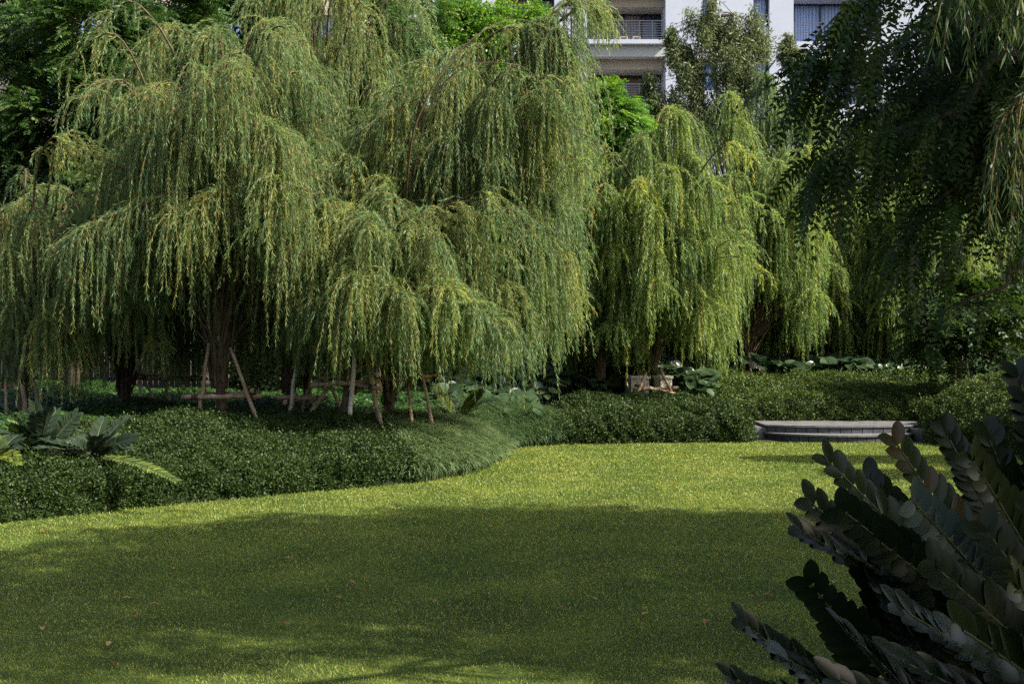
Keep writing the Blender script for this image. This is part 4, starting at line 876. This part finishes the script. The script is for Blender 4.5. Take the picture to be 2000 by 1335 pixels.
stake_frame('log frame right of centre with two slender legs beside a thick dark trunk', [((736, 740, 17.5), (838, 742, 17.2), .035, 0), ((812, 736, 17.3), (848, 732, 17.7), .035, 0)],
    [((796, 740, 17.3), (808, 848, 16.7), .035, 0), ((815, 690, 17.3), (846, 836, 16.9), .035, 0), ((760, 735, 17.9), (752, 800, 18.2), .035, 0)], 2)
stake_frame('log frame with a pale slanting pole left of the centre frame', [((540, 776, 17.2), (640, 777, 17.2), .04, 0), ((556, 786, 16.9), (566, 770, 17.9), .04, 0)],
    [((590, 640, 17.3), (570, 776, 17.1), .04, 1), ((600, 760, 17.8), (590, 800, 17.9), .035, 0)], 3)
stake_frame('log frame with a long horizontal bar at the foot of the tall pale willow', [((355, 775, 16.6), (512, 773, 16.6), .04, 0), ((385, 770, 17.0), (508, 766, 17.1), .035, 0), ((492, 762, 16.4), (508, 776, 17.0), .035, 0)],
    [((450, 680, 16.6), (498, 808, 16.3), .036, 0), ((408, 670, 16.8), (390, 800, 16.6), .036, 0), ((455, 660, 16.9), (430, 760, 17.4), .03, 0)], 4)
stake_frame('far log frame with two rails in the shade behind the long bar', [((258, 732, 20.2), (402, 736, 20.2), .035, 0), ((262, 738, 19.8), (400, 741, 19.8), .035, 0), ((262, 688, 20.1), (330, 690, 20.1), .03, 0)],
    [((264, 690, 20), (272, 752, 19.9), .035, 1), ((302, 690, 20), (322, 752, 19.8), .035, 0), ((236, 690, 20.3), (238, 752, 20.2), .04, 1), ((276, 720, 20.3), (290, 755, 20.3), .03, 0)], 5)
stake_frame('reddish log frame at the far left edge beside the black fence', [((0, 754, 17.4), (62, 750, 17.4), .04, 0), ((2, 700, 17.6), (78, 702, 17.6), .03, 0), ((30, 758, 17.1), (68, 757, 17.5), .035, 0)],
    [((38, 672, 17.4), (48, 790, 17.0), .045, 0), ((52, 680, 17.4), (72, 778, 17.2), .038, 0), ((12, 740, 17.2), (12, 806, 17.0), .032, 0)], 6)
stake_frame('dark log frame in front of the concrete blocks', [((1236, 760, 22.9), (1325, 757, 22.9), .045, 0), ((1240, 752, 23.1), (1318, 768, 22.7), .035, 0)],
    [((1262, 728, 23.0), (1240, 782, 22.7), .045, 0), ((1290, 720, 23.0), (1318, 780, 22.8), .045, 0)], 7)
stake_frame('small log frame with two thin legs below the pointed willow', [((1408, 735, 25.4), (1500, 731, 25.4), .035, 0)],
    [((1462, 690, 25.6), (1474, 780, 24.9), .035, 0), ((1474, 705, 25.6), (1503, 762, 25.0), .03, 0), ((1452, 700, 25.6), (1460, 774, 25.1), .04, 0)], 8)
stake_frame('small log frame among the round leaves below the twin-topped willow', [((1575, 719, 27.6), (1612, 718, 27.6), .03, 0)],
    [((1592, 702, 27.7), (1606, 740, 27.4), .04, 0), ((1582, 705, 27.8), (1574, 738, 27.6), .03, 0)], 9)
stake_frame('thin log frame under the dark leaning tree at right', [((1862, 717, 22.6), (1895, 716, 22.6), .02, 0)],
    [((1868, 700, 22.6), (1866, 745, 22.5), .025, 0), ((1888, 700, 22.6), (1892, 743, 22.5), .03, 0)], 10)

# ------------------------------------------------------------------ stone steps and blocks
def steps():
    c = A([5.72, 22.0, 0.]); root = thing('stone_steps', tuple(c), 'round dark slate platform with two curved steps at the far edge of the lawn', 'steps')
    def slab(rx, ry, z0, z1, name, lip, over, cut=None):
        n = 30; a = np.linspace(np.pi, 2*np.pi, n); top = MB()
        x = np.cos(a)*rx; y = np.sin(a)*ry
        if cut: k = (x > cut[0]) & (x < cut[1]); x, y = x[k], y[k]
        n = len(x); V = []; yb = .75
        for zz in (z1-lip, z1): V += [(x[i]*over, y[i]*over, zz) for i in range(n)]+[(x[i]*over, yb, zz) for i in range(n)]
        Q = []
        for i in range(n-1): Q += [(2*n+i, 2*n+i+1, 3*n+i+1, 3*n+i), (i, 2*n+i, 2*n+i+1, i+1)[::-1], (i, i+1, n+i+1, n+i)[::-1]]
        Q += [(0, n, 3*n, 2*n)[::-1], (n-1, 2*n-1, 4*n-1, 3*n-1)]
        top.add(V, Q); tread = top.build('tread', M['stone'], root)
        rs = MB()
        for i in range(n-1):
            g = .06 if i % 2 else 0
            j = i; a0 = A([x[j], y[j]]); a1 = A([x[j+1], y[j+1]]); dv = (a1-a0)*.035
            p, q = a0+dv, a1-dv
            rs.add([(p[0], p[1], z0), (q[0], q[1], z0), (q[0], q[1], z1-lip-.001), (p[0], p[1], z1-lip-.001)], [(0, 1, 2, 3)])
        V = [(x[i]*.985, y[i]*.985+.0, z) for z in (z0, z1-lip-.001) for i in range(n)]
        rs.add(V, [(i, i+1, n+i+1, n+i) for i in range(n-1)], mi=1)
        rs.build('riser', [M['stone_shaded'], M['slat']], root)
    slab(1.5, 1.36, -.02, .135, 'lower', .028, 1.02)
    slab(1.78, .95, .107, .265, 'upper', .03, 1.02, (-1.35, 1.6))
    lb = MB(); lb.box(-1.62, -1.15, -.62, .2, -.02, .215); lb.build('side_block', M['stone'], root)
    rb = MB(); rb.add([(1.22, -1.16, -.02), (1.42, -1.16, -.02), (1.75, -.2, -.02), (1.22, -.2, -.02), (1.16, -1.2, .215), (1.70, -1.18, .215), (1.85, -.2, .215), (1.16, -.2, .215)],
        [(4, 5, 6, 7), (0, 1, 5, 4), (1, 2, 6, 5), (0, 4, 7, 3), (2, 3, 7, 6)]); rb.build('corner_block', M['stone'], root)
    top = MB(); top.box(-1.65, 1.9, .76, 1.2, -.02, .262); top.build('paving', M['stone'], root)
steps()
def blocks():
    for (px0, px1, lab) in ((1226, 1262, 'weathered pale concrete block left of the willow stems'), (1283, 1306, 'weathered pale concrete block right of the willow stems')):
        a, b = P(px0, 780, 23.45), P(px1, 780, 23.45); c = (a+b)/2; hw = (b[0]-a[0])/2; g = gz(c[0], c[1]); h = EYE-(733-667.5)/F*23.45-g+.02
        t = thing('concrete_block', (c[0], c[1], g-.02), lab, 'concrete block', 'pale concrete blocks behind the willow'); mb = MB()
        mb.box(-hw, hw, -.22, .22, 0, h-.05); ob = mb.build('body', M['concrete'], t)
        m2 = MB(); m2.box(-hw-.02, hw+.02, -.24, .24, h-.049, h); m2.build('cap', M['concrete'], t); t.rotation_euler = (0, 0, .18)
blocks()

# ------------------------------------------------------------------ fallen leaves
M['dead'] = leaf_mat('fallen leaf', [(0, (.11, .045, .02)), (.5, (.30, .13, .04)), (1, (.50, .33, .12))], .2, .6, .3)
FALL = [(85, 1041, .4), (147, 1147, .2), (247, 1174, .9), (258, 1178, .1), (301, 1187, .6), (270, 1209, .4), (555, 1226, .6), (685, 1142, .6), (335, 1116, .7), (850, 1180, .7), (1098, 1194, .4), (1160, 1175, .8), (1380, 1221, .5),
        (1332, 1125, .3), (1625, 1142, .9), (1470, 1170, .5), (1228, 1146, .4), (225, 1303, .2), (83, 1234, .9), (1200, 944, .6), (1312, 946, .6), (516, 1127, .1), (662, 1172, .6), (1020, 1222, .2), (1500, 1168, .5), (1262, 1206, .7), (560, 1095, .8), (430, 1030, .1), (960, 1033, .8), (214, 1264, 1.)]
def fallen():
    r = np.random.default_rng(5)
    for k, (px, py, tn) in enumerate(FALL):
        x, y = G(px, py); mb = MB(); a = r.random()*6.28; s = r.uniform(.045, .075)
        blades(mb, A([[-s/2*math.cos(a), -s/2*math.sin(a), .022]]), A([[math.cos(a), math.sin(a), .15]]), A([[0, 0, 1.]]), s, s*.55, tn, PROF, .22, .25)
        o = mb.build('fallen_leaf', M['dead']); o.location = (x, y, .004)
        tag(o, 'small curled orange brown fallen leaf lying on the lawn', 'fallen leaf', 'fallen leaves scattered on the lawn')
fallen()
print('polys', sum(len(o.data.polygons) for o in SC.objects if o.type == 'MESH'))
